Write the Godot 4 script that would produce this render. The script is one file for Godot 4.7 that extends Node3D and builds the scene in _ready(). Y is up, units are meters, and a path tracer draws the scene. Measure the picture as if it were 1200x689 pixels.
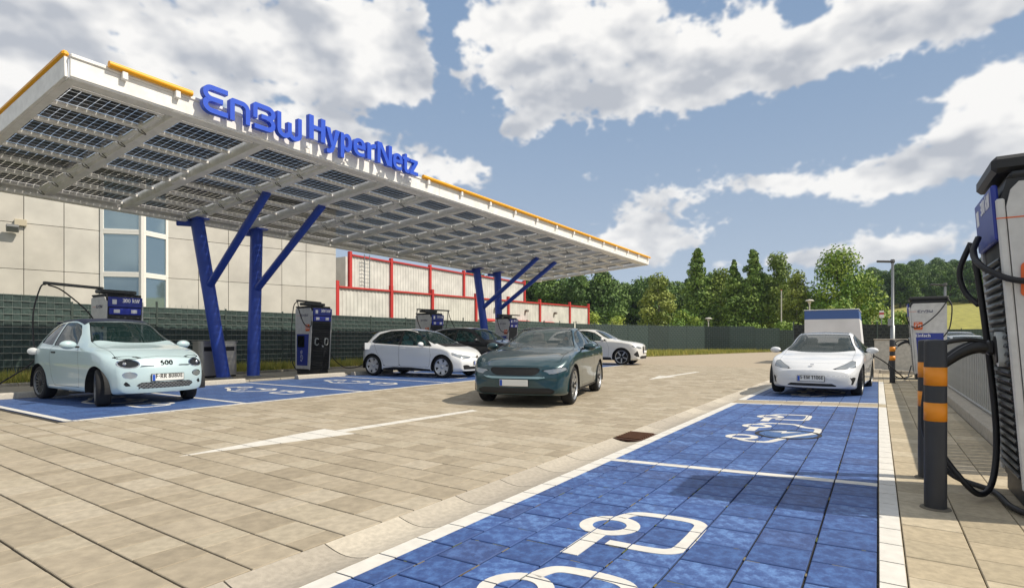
extends Node3D
# A charging park: blue bays left and right of a paved driveway, a solar roof, parked cars, a wood behind.
# Ground plan: X runs across the driveway (camera at 0), s runs along it; a point is Vector3(X, y, -s).

var rng := RandomNumberGenerator.new()
var used := {}
var mats := {}
var texs := {}

func _ready():
	rng.seed = 7
	make_camera()
	make_sky()
	palette()
	make_ground()
	make_fences()
	make_buildings()
	make_canopy()
	make_sign()
	make_chargers()
	make_street_things()
	make_cars()
	make_land()

func make_camera():
	var cam := Camera3D.new()
	cam.name = "camera"
	add_child(cam)
	cam.position = Vector3(0, 1.22, 0)
	cam.rotation.y = atan2(430.0, 650.0)
	cam.projection = Camera3D.PROJECTION_FRUSTUM
	cam.near = 0.1
	cam.far = 4000.0
	cam.size = 0.1 * 689.0 / 650.0
	cam.frustum_offset = Vector2(0, 0.1 * 53.5 / 650.0)
	cam.current = true

func make_sky():
	var env := Environment.new()
	env.background_mode = Environment.BG_SKY
	var sky := Sky.new()
	var pm := PanoramaSkyMaterial.new()
	pm.panorama = ImageTexture.create_from_image(sky_image(3072, 1536))
	pm.energy_multiplier = 1.0
	sky.sky_material = pm
	env.sky = sky
	env.tonemap_mode = Environment.TONE_MAPPER_LINEAR
	env.tonemap_exposure = 1.21
	env.sdfgi_enabled = true
	env.ssao_enabled = true
	env.ssil_enabled = true
	env.fog_enabled = true
	env.fog_density = 0.00018
	env.fog_light_color = Color(0.72, 0.79, 0.88)
	var we := WorldEnvironment.new()
	we.name = "world_environment"
	we.environment = env
	add_child(we)
	var sun := DirectionalLight3D.new()
	sun.name = "sun"
	add_child(sun)
	sun.basis = Basis.looking_at(-Vector3(1.0, 1.2, -0.35).normalized())
	sun.light_energy = 1.32
	sun.light_color = Color(1.0, 0.955, 0.885)
	sun.light_angular_distance = 0.6
	sun.shadow_enabled = true

# ---- the sky: air and cumulus clouds ----
func px_dir(x: float, y: float) -> Vector3:
	var b := Basis(Vector3.UP, atan2(430.0, 650.0))
	return (b * Vector3((x - 600.0) / 650.0, (398.0 - y) / 650.0, -1.0)).normalized()

func sky_image(w: int, h: int) -> Image:
	var n1 := FastNoiseLite.new()
	n1.seed = 11; n1.noise_type = FastNoiseLite.TYPE_SIMPLEX_SMOOTH
	n1.fractal_type = FastNoiseLite.FRACTAL_FBM; n1.fractal_octaves = 7; n1.fractal_gain = 0.6; n1.frequency = 1.0
	var n2 := FastNoiseLite.new()
	n2.seed = 5; n2.noise_type = FastNoiseLite.TYPE_SIMPLEX_SMOOTH
	n2.fractal_type = FastNoiseLite.FRACTAL_FBM; n2.fractal_octaves = 4; n2.fractal_gain = 0.55; n2.frequency = 1.0
	# where the larger clouds stand: direction, angular half width and half height, strength
	var blobs := []
	for c in [[230, 40, 230, 80, .95], [430, 70, 75, 50, .8], [640, 56, 92, 62, .9], [730, 78, 100, 42, .76], [850, 70, 110, 40, .8], [960, 48, 85, 30, .7], [1065, 24, 90, 26, .75], [1160, 4, 80, 26, .6],
			[20, 60, 60, 60, .8], [615, 150, 22, 14, .62], [772, 252, 66, 36, .9], [750, 290, 55, 16, .5], [1100, 194, 150, 30, .82], [1175, 152, 55, 38, .85], [1000, 218, 70, 12, .5],
			[1070, 290, 105, 17, .7], [940, 304, 120, 9, .6], [1170, 92, 34, 24, .65], [520, 205, 56, 20, .7], [390, 165, 70, 22, .55], [650, 305, 70, 14, .5], [520, 40, 16, 60, -.7], [936, 22, 24, 16, -.6], [455, 130, 70, 18, -.3],
			[675, 210, 30, 14, .5], [1110, 110, 40, 8, .42], [900, 215, 30, 9, .4]]:
		var d := px_dir(c[0], c[1])
		var cs := cos(atan2(absf(c[0] - 600.0), 650.0))
		blobs.append([atan2(d.x, -d.z), asin(d.y), c[2] / 650.0 * cs, c[3] / 650.0 * cs * 1.05, c[4]])
	# the same kind of clouds goes on around the rest of the sky
	var r := RandomNumberGenerator.new()
	r.seed = 77
	var i0 := 0
	while i0 < 150:
		var lon := r.randf_range(-PI, PI)
		var lat := asin(r.randf_range(0.02, 0.98))
		if lat < 0.62 and lon > -1.42 and lon < 0.22: continue
		i0 += 1
		blobs.append([lon, lat, r.randf_range(0.06, 0.3) / maxf(cos(lat), 0.3), r.randf_range(0.03, 0.11), r.randf_range(0.6, 0.95)])
	var data := PackedFloat32Array()
	data.resize(w * h * 3)
	var j := 0
	while j < h:
		var lat := PI * (0.5 - (j + 0.5) / h)
		if j > h / 2 + 6:
			for k in range(j * w * 3, w * h * 3, 3):
				data[k] = 0.22; data[k + 1] = 0.23; data[k + 2] = 0.20
			break
		# high up, where no detail is seen, one sample stands for a block
		var near := lat <= 0.62
		var sy := sin(lat)
		var cy := cos(lat)
		var y := maxf(sy, 0.0)
		var row := []
		for b in blobs:
			if absf(lat - b[1]) < 2.3 * b[3]: row.append(b)
		var t := pow(1.0 - y, 3.0)
		var air := Vector3(0.16, 0.255, 0.415).lerp(Vector3(0.46, 0.535, 0.62), t)
		var i := 0
		while i < w:
			var lon := TAU * (i + 0.5) / w
			if lon > PI: lon -= TAU
			var seen := near and lon > -1.5 and lon < 0.3
			var step := 1 if seen else (4 if not near else 2)
			var deep := 1 if seen else (4 if not near else 1)
			var dx := cy * sin(lon)
			var dz := -cy * cos(lon)
			var cov := 0.0
			var high := 0.0
			for b in row:
				var e: float = absf(lon - b[0])
				if e > PI: e = TAU - e
				e /= b[2]
				if e > 2.3: continue
				var f: float = (lat - b[1]) / b[3]
				var q := e * e + f * f
				if q < 5.0:
					var g: float = b[4] * exp(-q * 0.8)
					cov += g
					high += g * f
			var c := air
			var fine := n1.get_noise_3d(dx * 7.5, sy * 12.0, dz * 7.5)
			var puff := 0.0
			if cov > 0.12: puff = 0.22 - absf(n2.get_noise_3d(dx * 15.0, sy * 24.0, dz * 15.0))
			var dns := minf(cov, 1.1) + fine * 0.62 + puff * 0.55 - 0.46
			if dns > 0.0:
				var al := clampf(dns / 0.27, 0.0, 1.0)
				al = al * al * (3.0 - 2.0 * al)
				var body := n2.get_noise_3d(dx * 5.0, sy * 9.0, dz * 5.0)
				var up := n2.get_noise_3d(dx * 5.0 + 0.2, (sy + 0.035) * 9.0, dz * 5.0 - 0.07)
				var lit := clampf(0.72 + puff * 0.7 + (body - up) * 1.2 + clampf(high / maxf(cov, 0.1), -1.0, 1.0) * 0.24 - clampf(dns - 0.2, 0.0, 0.6) * 0.6, 0.0, 1.0)
				c = air.lerp(Vector3(0.43, 0.45, 0.49).lerp(Vector3(0.84, 0.825, 0.80), lit), al * (0.97 - 0.15 * t))
			for jj in deep:
				for ii in step:
					if i + ii < w and j + jj < h:
						var k := ((j + jj) * w + i + ii) * 3
						data[k] = c.x; data[k + 1] = c.y; data[k + 2] = c.z
			i += step
		j += 4 if not near else 1
	return Image.create_from_data(w, h, false, Image.FORMAT_RGBF, data.to_byte_array())

# ---- helpers ----
func numbered(called: String) -> String:
	var n: int = used.get(called, 0)
	used[called] = n + 1
	return called if n == 0 else "%s_%03d" % [called, n]

func thing(called: String, label: String, category: String, at := Vector3.ZERO, turn := 0.0, group := "") -> Node3D:
	var o := Node3D.new()
	o.name = numbered(called)
	add_child(o)
	o.position = at
	o.rotation.y = turn
	tag(o, label, category, group)
	return o

func tag(o: Node, label: String, category: String, group := ""):
	o.set_meta("label", label)
	o.set_meta("category", category)
	if group != "": o.set_meta("group", group)

func setting(called: String) -> Node3D:
	var o := Node3D.new()
	o.name = numbered(called)
	add_child(o)
	o.set_meta("kind", "structure")
	return o

func copy_of(o: Node3D, at: Vector3, turn: float, label: String) -> Node3D:
	var c := o.duplicate()
	c.name = numbered(String(o.name).split("_0")[0])
	add_child(c)
	c.position = at
	c.rotation.y = turn
	c.set_meta("label", label)
	return c

func S() -> SurfaceTool:
	var st := SurfaceTool.new()
	st.begin(Mesh.PRIMITIVE_TRIANGLES)
	st.set_smooth_group(-1)
	return st

func done(st: SurfaceTool) -> ArrayMesh:
	st.generate_normals()
	return st.commit()

func part(parent: Node, called: String, mesh, m: Material, at := Vector3.ZERO, basis := Basis.IDENTITY) -> MeshInstance3D:
	var o := MeshInstance3D.new()
	o.name = called if parent != self else numbered(called)
	o.mesh = done(mesh) if mesh is SurfaceTool else mesh
	o.material_override = m
	o.transform = Transform3D(basis, at)
	parent.add_child(o, true)
	return o

func noise_tex(key: String, sd: int, freq: float, oct: int, lo: float, hi: float, size := 512, stretch := 1) -> ImageTexture:
	if texs.has(key): return texs[key]
	var n := FastNoiseLite.new()
	n.seed = sd; n.frequency = freq; n.fractal_octaves = oct; n.fractal_gain = 0.55
	n.noise_type = FastNoiseLite.TYPE_SIMPLEX_SMOOTH
	var im := n.get_seamless_image(size, size)
	if stretch > 1: im.resize(size, size / stretch)
	im.convert(Image.FORMAT_L8)
	var d := im.get_data()
	for i in d.size(): d[i] = int(255.0 * (lo + (hi - lo) * d[i] / 255.0))
	im = Image.create_from_data(im.get_width(), im.get_height(), false, Image.FORMAT_L8, d)
	im.convert(Image.FORMAT_RGB8)
	texs[key] = ImageTexture.create_from_image(im)
	return texs[key]

func noise_bump(key: String, sd: int, freq: float, oct: int, scale: float, size := 512) -> ImageTexture:
	if texs.has(key): return texs[key]
	var n := FastNoiseLite.new()
	n.seed = sd; n.frequency = freq; n.fractal_octaves = oct
	var im := n.get_seamless_image(size, size)
	im.convert(Image.FORMAT_RGBA8)
	im.bump_map_to_normal_map(scale)
	texs[key] = ImageTexture.create_from_image(im)
	return texs[key]

func M(key: String, col := Color.WHITE, rough := 0.6, metal := 0.0) -> StandardMaterial3D:
	if mats.has(key): return mats[key]
	var m := StandardMaterial3D.new()
	m.albedo_color = col
	m.roughness = rough
	m.metallic = metal
	mats[key] = m
	return m

# a material with computed mottling, laid out in the world or on the object
func MT(key: String, col: Color, rough: float, tex: Texture2D, scale: float, world := true, bump: Texture2D = null, bump_scale := 1.0) -> StandardMaterial3D:
	if mats.has(key): return mats[key]
	var m := M(key, col, rough)
	m.albedo_texture = tex
	m.uv1_triplanar = true
	m.uv1_world_triplanar = world
	m.uv1_scale = Vector3.ONE * scale
	if bump:
		m.normal_enabled = true
		m.normal_texture = bump
		m.normal_scale = bump_scale
	return m

func glass(key: String, col: Color, alpha: float) -> StandardMaterial3D:
	if mats.has(key): return mats[key]
	var m := M(key, Color(col.r, col.g, col.b, alpha), 0.03)
	m.transparency = BaseMaterial3D.TRANSPARENCY_ALPHA
	m.metallic_specular = 0.7
	return m

func paint_mat(key: String, col := Color.WHITE, metal := 0.0, rough := 0.4) -> StandardMaterial3D:
	if mats.has(key): return mats[key]
	var m := M(key, col, rough, metal)
	m.clearcoat_enabled = true
	m.clearcoat = 1.0
	m.clearcoat_roughness = 0.04
	return m

func tri(st: SurfaceTool, a: Vector3, b: Vector3, c: Vector3):
	st.add_vertex(a); st.add_vertex(b); st.add_vertex(c)

func quad(st: SurfaceTool, a: Vector3, b: Vector3, c: Vector3, d: Vector3):
	tri(st, a, b, c); tri(st, a, c, d)

# a box with chamfered edges
func bx(st: SurfaceTool, c: Vector3, s: Vector3, ch := 0.0, b := Basis.IDENTITY):
	var h := s * 0.5
	ch = minf(ch, minf(h.x, minf(h.y, h.z)) * 0.9)
	for ax in 3:
		var u := (ax + 1) % 3
		var v := (ax + 2) % 3
		for sg in [-1.0, 1.0]:
			var p := []
			for q in [[-1, -1], [1, -1], [1, 1], [-1, 1]]:
				var w := Vector3.ZERO
				w[ax] = sg * h[ax]; w[u] = q[0] * (h[u] - ch); w[v] = q[1] * (h[v] - ch)
				p.append(c + b * w)
			if sg > 0: quad(st, p[3], p[2], p[1], p[0])
			else: quad(st, p[0], p[1], p[2], p[3])
	if ch <= 0.0: return
	for ax in 3:
		var u := (ax + 1) % 3
		var v := (ax + 2) % 3
		for su in [-1.0, 1.0]:
			for sv in [-1.0, 1.0]:
				var p := []
				for e in [-1.0, 1.0]:
					var w := Vector3.ZERO
					w[ax] = e * (h[ax] - ch); w[u] = su * h[u]; w[v] = sv * (h[v] - ch)
					var x := w
					x[u] = su * (h[u] - ch); x[v] = sv * h[v]
					p.append(c + b * w); p.append(c + b * x)
				if su * sv > 0: quad(st, p[0], p[2], p[3], p[1])
				else: quad(st, p[1], p[3], p[2], p[0])
	for sx in [-1.0, 1.0]:
		for sy in [-1.0, 1.0]:
			for sz in [-1.0, 1.0]:
				var sg := Vector3(sx, sy, sz)
				var a := c + b * (sg * Vector3(h.x, h.y - ch, h.z - ch))
				var d := c + b * (sg * Vector3(h.x - ch, h.y, h.z - ch))
				var e := c + b * (sg * Vector3(h.x - ch, h.y - ch, h.z))
				if sx * sy * sz > 0: tri(st, a, e, d)
				else: tri(st, a, d, e)

func box_mesh(s: Vector3, ch := 0.0) -> ArrayMesh:
	var st := S()
	bx(st, Vector3.ZERO, s, ch)
	return done(st)

# a bar between two points with a rectangular section (w across, h up)
func bar(st: SurfaceTool, a: Vector3, b: Vector3, w: float, h: float, ch := 0.0):
	var z := (b - a).normalized()
	var up := Vector3.UP if absf(z.y) < 0.95 else Vector3.RIGHT
	var x := up.cross(z).normalized()
	bx(st, (a + b) * 0.5, Vector3(w, h, a.distance_to(b)), ch, Basis(x, z.cross(x), z))

func tube(st: SurfaceTool, path: Array, r, n := 8, caps := true):
	st.set_smooth_group(0)
	var rings := []
	var prev := Vector3.ZERO
	for i in path.size():
		var t: Vector3 = (path[mini(i + 1, path.size() - 1)] - path[maxi(i - 1, 0)]).normalized()
		var x: Vector3
		if i == 0:
			x = t.cross(Vector3.UP if absf(t.y) < 0.9 else Vector3.RIGHT).normalized()
		else:
			x = (prev - t * prev.dot(t)).normalized()
		prev = x
		var y := t.cross(x)
		var rr: float = r[i] if r is Array else r
		var ring := []
		for k in n:
			var a := TAU * k / n
			ring.append(path[i] + (x * cos(a) + y * sin(a)) * rr)
		rings.append(ring)
	for i in rings.size() - 1:
		for k in n:
			var k2 := (k + 1) % n
			quad(st, rings[i][k], rings[i][k2], rings[i + 1][k2], rings[i + 1][k])
	if caps:
		st.set_smooth_group(-1)
		for k in range(1, n - 1):
			tri(st, rings[0][0], rings[0][k + 1], rings[0][k])
			tri(st, rings[-1][0], rings[-1][k], rings[-1][k + 1])
	st.set_smooth_group(-1)

# smooth curve through points
func curve(pts: Array, per := 6) -> Array:
	var out := []
	for i in pts.size() - 1:
		var p0 = pts[maxi(i - 1, 0)]
		var p3 = pts[mini(i + 2, pts.size() - 1)]
		for k in per:
			out.append(pts[i].cubic_interpolate(pts[i + 1], p0, p3, float(k) / per))
	out.append(pts[-1])
	return out

# a profile of (radius, height) turned about the y axis of xf
func lathe(st: SurfaceTool, prof: Array, n: int, xf := Transform3D.IDENTITY, smooth := true):
	st.set_smooth_group(0 if smooth else -1)
	for i in prof.size() - 1:
		for k in n:
			var a := TAU * k / n
			var b := TAU * (k + 1) / n
			var p: Vector2 = prof[i]
			var q: Vector2 = prof[i + 1]
			quad(st, xf * Vector3(p.x * cos(a), p.y, p.x * sin(a)), xf * Vector3(q.x * cos(a), q.y, q.x * sin(a)),
				xf * Vector3(q.x * cos(b), q.y, q.x * sin(b)), xf * Vector3(p.x * cos(b), p.y, p.x * sin(b)))
	st.set_smooth_group(-1)

# a flat outline given thickness: outline in the xy plane of xf, from z0 to z1
func prism(st: SurfaceTool, poly: PackedVector2Array, z0: float, z1: float, xf := Transform3D.IDENTITY):
	if Geometry2D.is_polygon_clockwise(poly):
		poly = poly.duplicate()
		poly.reverse()
	var ids := Geometry2D.triangulate_polygon(poly)
	for i in range(0, ids.size(), 3):
		var a := poly[ids[i]]
		var b := poly[ids[i + 1]]
		var c := poly[ids[i + 2]]
		if (b - a).cross(c - a) < 0:
			var t := b
			b = c; c = t
		tri(st, xf * Vector3(a.x, a.y, z1), xf * Vector3(c.x, c.y, z1), xf * Vector3(b.x, b.y, z1))
		tri(st, xf * Vector3(a.x, a.y, z0), xf * Vector3(b.x, b.y, z0), xf * Vector3(c.x, c.y, z0))
	for i in poly.size():
		var a := poly[i]
		var b := poly[(i + 1) % poly.size()]
		quad(st, xf * Vector3(a.x, a.y, z0), xf * Vector3(a.x, a.y, z1), xf * Vector3(b.x, b.y, z1), xf * Vector3(b.x, b.y, z0))

func P2(a: Array) -> PackedVector2Array:
	var o := PackedVector2Array()
	for p in a: o.append(Vector2(p[0], p[1]))
	return o

func round_rect(x0: float, y0: float, x1: float, y1: float, r: float, n := 4) -> PackedVector2Array:
	var o := PackedVector2Array()
	for c in [[x1 - r, y1 - r, 0], [x0 + r, y1 - r, 1], [x0 + r, y0 + r, 2], [x1 - r, y0 + r, 3]]:
		for k in n + 1:
			var a: float = (c[2] + float(k) / n) * PI / 2
			o.append(Vector2(c[0] + r * cos(a), c[1] + r * sin(a)))
	return o

# lettering as a solid; h is the height of a capital, the text starts at x = 0 on the base line
func letters(text: String, h: float, depth: float, bold := true) -> TextMesh:
	var t := TextMesh.new()
	var f := SystemFont.new()
	f.font_names = PackedStringArray(["Droid Sans"])
	f.font_weight = 700 if bold else 400
	t.font = f
	t.text = text
	t.font_size = 64
	t.pixel_size = h / 46.0
	t.depth = depth
	t.curve_step = 2.0
	t.horizontal_alignment = HORIZONTAL_ALIGNMENT_LEFT
	t.vertical_alignment = VERTICAL_ALIGNMENT_BOTTOM
	return t

# colours that several builders share
func palette():
	for a in [["plastic_black", "17181a", 0.6, 0.0], ["tyre", "1b1c1e", 0.85, 0.0], ["rim_dark", "202225", 0.5, 0.5], ["rim_grey", "6d7073", 0.4, 0.7], ["rim_silver", "b9bbbd", 0.3, 0.8],
			["rim_aero", "c6c8ca", 0.35, 0.6], ["galvanised", "8c9092", 0.45, 0.6], ["red_paint", "b8322f", 0.5, 0.0], ["roof_grey", "7a7872", 0.9, 0.0], ["tray_white", "e8e8e6", 0.35, 0.0],
			["cable_black", "15161a", 0.55, 0.0], ["arm_grey", "3c3e3f", 0.5, 0.0], ["arm_black", "1d1e20", 0.5, 0.0], ["plate_white", "dedfdb", 0.5, 0.0], ["pole_white", "c9c5bf", 0.5, 0.0],
			["head_lamp", "9aa0a4", 0.12, 0.6], ["hair", "2a211b", 0.8, 0.0], ["iron", "1a1c22", 0.8, 0.0]]:
		M(a[0], Color(a[1]), a[2], a[3])

# ---- ground, paving, bays and markings ----
func gy(x: float) -> float:
	if x >= 0.0: return 0.0
	if x > -2.53: return 0.03 * x
	if x > -2.93: return -0.0759 - 0.035 * sin(PI * (x + 2.93) / 0.4)
	if x > -10.05: return -0.097 - 0.0097 * x
	return 0.0

func G(x: float, s: float, up := 0.0) -> Vector3:
	return Vector3(x, gy(x) + up, -s)

func tilt(x: float) -> Basis:
	var a := 0.0
	if x < 0.0 and x > -2.53: a = atan(0.03)
	elif x < -2.93 and x > -10.05: a = -atan(0.0097)
	return Basis(Vector3.BACK, a)

# a paver whose top lies at y = 0
func paver_shape(lx: float, ls: float) -> ArrayMesh:
	var key := "paver%d_%d" % [roundi(lx * 1000), roundi(ls * 1000)]
	if texs.has(key): return texs[key]
	var st := S()
	paver_into(st, Transform3D.IDENTITY, lx, ls, 0.004)
	texs[key] = done(st)
	return texs[key]

func paver_into(st: SurfaceTool, xf: Transform3D, lx: float, ls: float, ch: float):
	var a := lx * 0.5
	var b := ls * 0.5
	var top := [Vector3(-a + ch, 0, -b + ch), Vector3(a - ch, 0, -b + ch), Vector3(a - ch, 0, b - ch), Vector3(-a + ch, 0, b - ch)]
	var mid := [Vector3(-a, -ch, -b), Vector3(a, -ch, -b), Vector3(a, -ch, b), Vector3(-a, -ch, b)]
	var uv := [Vector2(0, 0), Vector2(1, 0), Vector2(1, 1), Vector2(0, 1)]
	for i in [0, 1, 2, 0, 2, 3]:
		st.set_uv(uv[i])
		st.add_vertex(xf * top[i])
	st.set_uv(Vector2(0.01, 0.01))
	for i in 4:
		var j := (i + 1) % 4
		quad(st, xf * mid[i], xf * mid[j], xf * top[j], xf * top[i])
		quad(st, xf * (mid[i] + Vector3(0, -0.02, 0)), xf * (mid[j] + Vector3(0, -0.02, 0)), xf * mid[j], xf * mid[i])

# rows of pavers as [x0, x1, s0, s1]
func rows_random(x0: float, x1: float, s0: float, s1: float, pitch: float) -> Array:
	var out := []
	var s := s0
	while s < s1 - 0.02:
		var e := minf(s + pitch, s1)
		var x := x0
		while x < x1 - 0.01:
			var w: float = [0.215, 0.26, 0.325, 0.325, 0.43][rng.randi() % 5]
			if x1 - x - w < 0.12: w = x1 - x
			out.append([x, x + w, s, e])
			x += w
		s += pitch
	return out

func columns_bond(xs: Array, s0: float, s1: float, pitch: float, shift: float) -> Array:
	var out := []
	for i in xs.size() - 1:
		var s := s0 - (shift if i % 2 else 0.0)
		while s < s1 - 0.02:
			var a := maxf(s, s0)
			var b := minf(s + pitch, s1)
			if b - a > 0.02: out.append([xs[i], xs[i + 1], a, b])
			s += pitch
	return out

# up to `most` pavers nearest to the camera as single pieces, the rest joined
func lay(parent: Node3D, tiles: Array, ms: Array, gap_x: float, gap_s: float, most: int, joined: Material, tint: Callable):
	var near := func(t): return Vector2((t[0] + t[1]) * 0.5, (t[2] + t[3]) * 0.5 * 0.8).length()
	tiles.sort_custom(func(a, b): return near.call(a) < near.call(b))
	var st := S()
	var rest := 0
	for i in tiles.size():
		var t: Array = tiles[i]
		var x: float = (t[0] + t[1]) * 0.5
		var s: float = (t[2] + t[3]) * 0.5
		var b := tilt(x)
		var wob := Basis.from_euler(Vector3(rng.randfn(0, 0.0022), 0, rng.randfn(0, 0.0022)))
		var at := G(x, s, rng.randf_range(-0.0018, 0.0008))
		if i < most:
			part(parent, "paver", paver_shape(t[1] - t[0] - gap_x, t[3] - t[2] - gap_s), ms[rng.randi() % ms.size()], at, b * wob)
		else:
			st.set_color(tint.call())
			paver_into(st, Transform3D(b * wob, at), t[1] - t[0] - gap_x, t[3] - t[2] - gap_s, 0.004)
			rest += 1
	if rest:
		var o := part(parent, "pavers_beyond", st, joined)
		o.set_meta("kind", "stuff")

# paint on paving: the outline cut along the joints of the tiles it lies on
func paint_on(parent: Node, called: String, polys: Array, tiles: Array, m: Material) -> MeshInstance3D:
	var st := S()
	for poly in polys:
		var box := Rect2(poly[0], Vector2.ZERO)
		for p in poly: box = box.expand(p)
		for t in tiles:
			var r := Rect2(t[0] + 0.006, t[2] + 0.006, t[1] - t[0] - 0.012, t[3] - t[2] - 0.012)
			if not box.intersects(r): continue
			var rect := PackedVector2Array([r.position, r.position + Vector2(r.size.x, 0), r.end, r.position + Vector2(0, r.size.y)])
			for q in Geometry2D.intersect_polygons(poly, rect):
				if Geometry2D.is_polygon_clockwise(q): continue
				slab(st, q, 0.0025)
	return part(parent, called, st, m)

# a thin sheet that follows the ground
func slab(st: SurfaceTool, q: PackedVector2Array, up: float, thick := 0.004):
	var ids := Geometry2D.triangulate_polygon(q)
	for i in range(0, ids.size(), 3):
		var p := [q[ids[i]], q[ids[i + 1]], q[ids[i + 2]]]
		if (p[1] - p[0]).cross(p[2] - p[0]) < 0: p = [p[0], p[2], p[1]]
		tri(st, G(p[0].x, p[0].y, up), G(p[2].x, p[2].y, up), G(p[1].x, p[1].y, up))
	for i in q.size():
		var a := q[i]
		var b := q[(i + 1) % q.size()]
		quad(st, G(a.x, a.y, up - thick), G(a.x, a.y, up), G(b.x, b.y, up), G(b.x, b.y, up - thick))

func rect2(x0, x1, s0, s1) -> PackedVector2Array:
	return P2([[x0, s0], [x1, s0], [x1, s1], [x0, s1]])

func stroke(pts: Array, w: float, round_end := true) -> Array:
	var p := PackedVector2Array()
	for q in curve(pts.map(func(a): return Vector2(a[0], a[1])), 5): p.append(q)
	return Geometry2D.offset_polyline(p, w * 0.5, Geometry2D.JOIN_ROUND, Geometry2D.END_ROUND if round_end else Geometry2D.END_BUTT)

func ring(c: Vector2, r0: float, r1: float) -> Array:
	# two half rings, so that each is an outline without a hole
	var out := []
	for h in 2:
		var q := PackedVector2Array()
		for k in 15: q.append(c + Vector2.from_angle(PI * (h + k / 14.0)) * r1)
		for k in 15: q.append(c + Vector2.from_angle(PI * (h + 1 - k / 14.0)) * r0)
		out.append(q)
	return out

# the car with a plug, drawn as rings and strokes; (0, 0) is the topmost ring
func pictogram() -> Array:
	var o := []
	o += ring(Vector2(0, 0), 0.115, 0.205)
	o += ring(Vector2(-0.01, -1.16), 0.115, 0.2)
	o += ring(Vector2(-0.01, -2.24), 0.115, 0.2)
	o += stroke([[0, -0.19], [0, -0.6]], 0.115)
	o += stroke([[-0.01, -1.35], [-0.01, -1.68]], 0.115)
	o += stroke([[0.0, 0.19], [0.05, 0.31], [0.16, 0.355], [0.42, 0.36], [0.52, 0.31], [0.545, 0.2], [0.545, -0.16], [0.51, -0.27], [0.4, -0.31], [0.12, -0.31]], 0.085)
	o += stroke([[-0.01, -0.97], [0.04, -0.85], [0.15, -0.81], [0.36, -0.81], [0.48, -0.86], [0.58, -1.04], [0.66, -1.11], [0.76, -1.16], [0.79, -1.25], [0.79, -1.56], [0.76, -1.68], [0.6, -1.95], [0.48, -2.16], [0.36, -2.5], [0.26, -2.56], [0.1, -2.54], [0.0, -2.43]], 0.085)
	o.append(P2([[0.24, -1.7], [0.44, -1.56], [0.44, -1.66], [0.62, -1.62], [0.4, -1.8], [0.4, -1.69]]))
	return o

func moved(polys: Array, at: Vector2, turn := 0.0, k := 1.0) -> Array:
	var out := []
	for p in polys:
		var q := PackedVector2Array()
		for v in p: q.append(at + v.rotated(turn) * k)
		if Geometry2D.is_polygon_clockwise(q): q.reverse()
		out.append(q)
	return out

# blue road paint on a paver: worn lighter in ragged patches, with scuffs and bare specks
func wear_tex(i: int, a: Color, b: Color) -> ImageTexture:
	var n := FastNoiseLite.new()
	n.seed = 300 + i; n.frequency = 1.0; n.fractal_octaves = 5; n.fractal_gain = 0.6
	var size := 160
	var im := Image.create(size, size, false, Image.FORMAT_RGB8)
	for y in size:
		for x in size:
			var u := float(x) / size
			var v := float(y) / size
			var d := minf(minf(u, 1.0 - u), minf(v, 1.0 - v))
			var w := clampf((n.get_noise_2d(u * 2.6, v * 2.6) * 1.5 + 0.15 + minf(d, 0.14) * 2.2), 0.0, 1.0)
			w = w * 0.75 + n.get_noise_2d(u * 14.0 + 7.0, v * 9.0) * 0.35
			var c := a.lerp(b, clampf(w, 0.0, 1.0))
			if n.get_noise_2d(u * 30.0, v * 30.0 + 50.0) > 0.5: c = c.lerp(Color("a9b3c8"), 0.35)
			im.set_pixel(x, y, c)
	return ImageTexture.create_from_image(im)

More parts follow.
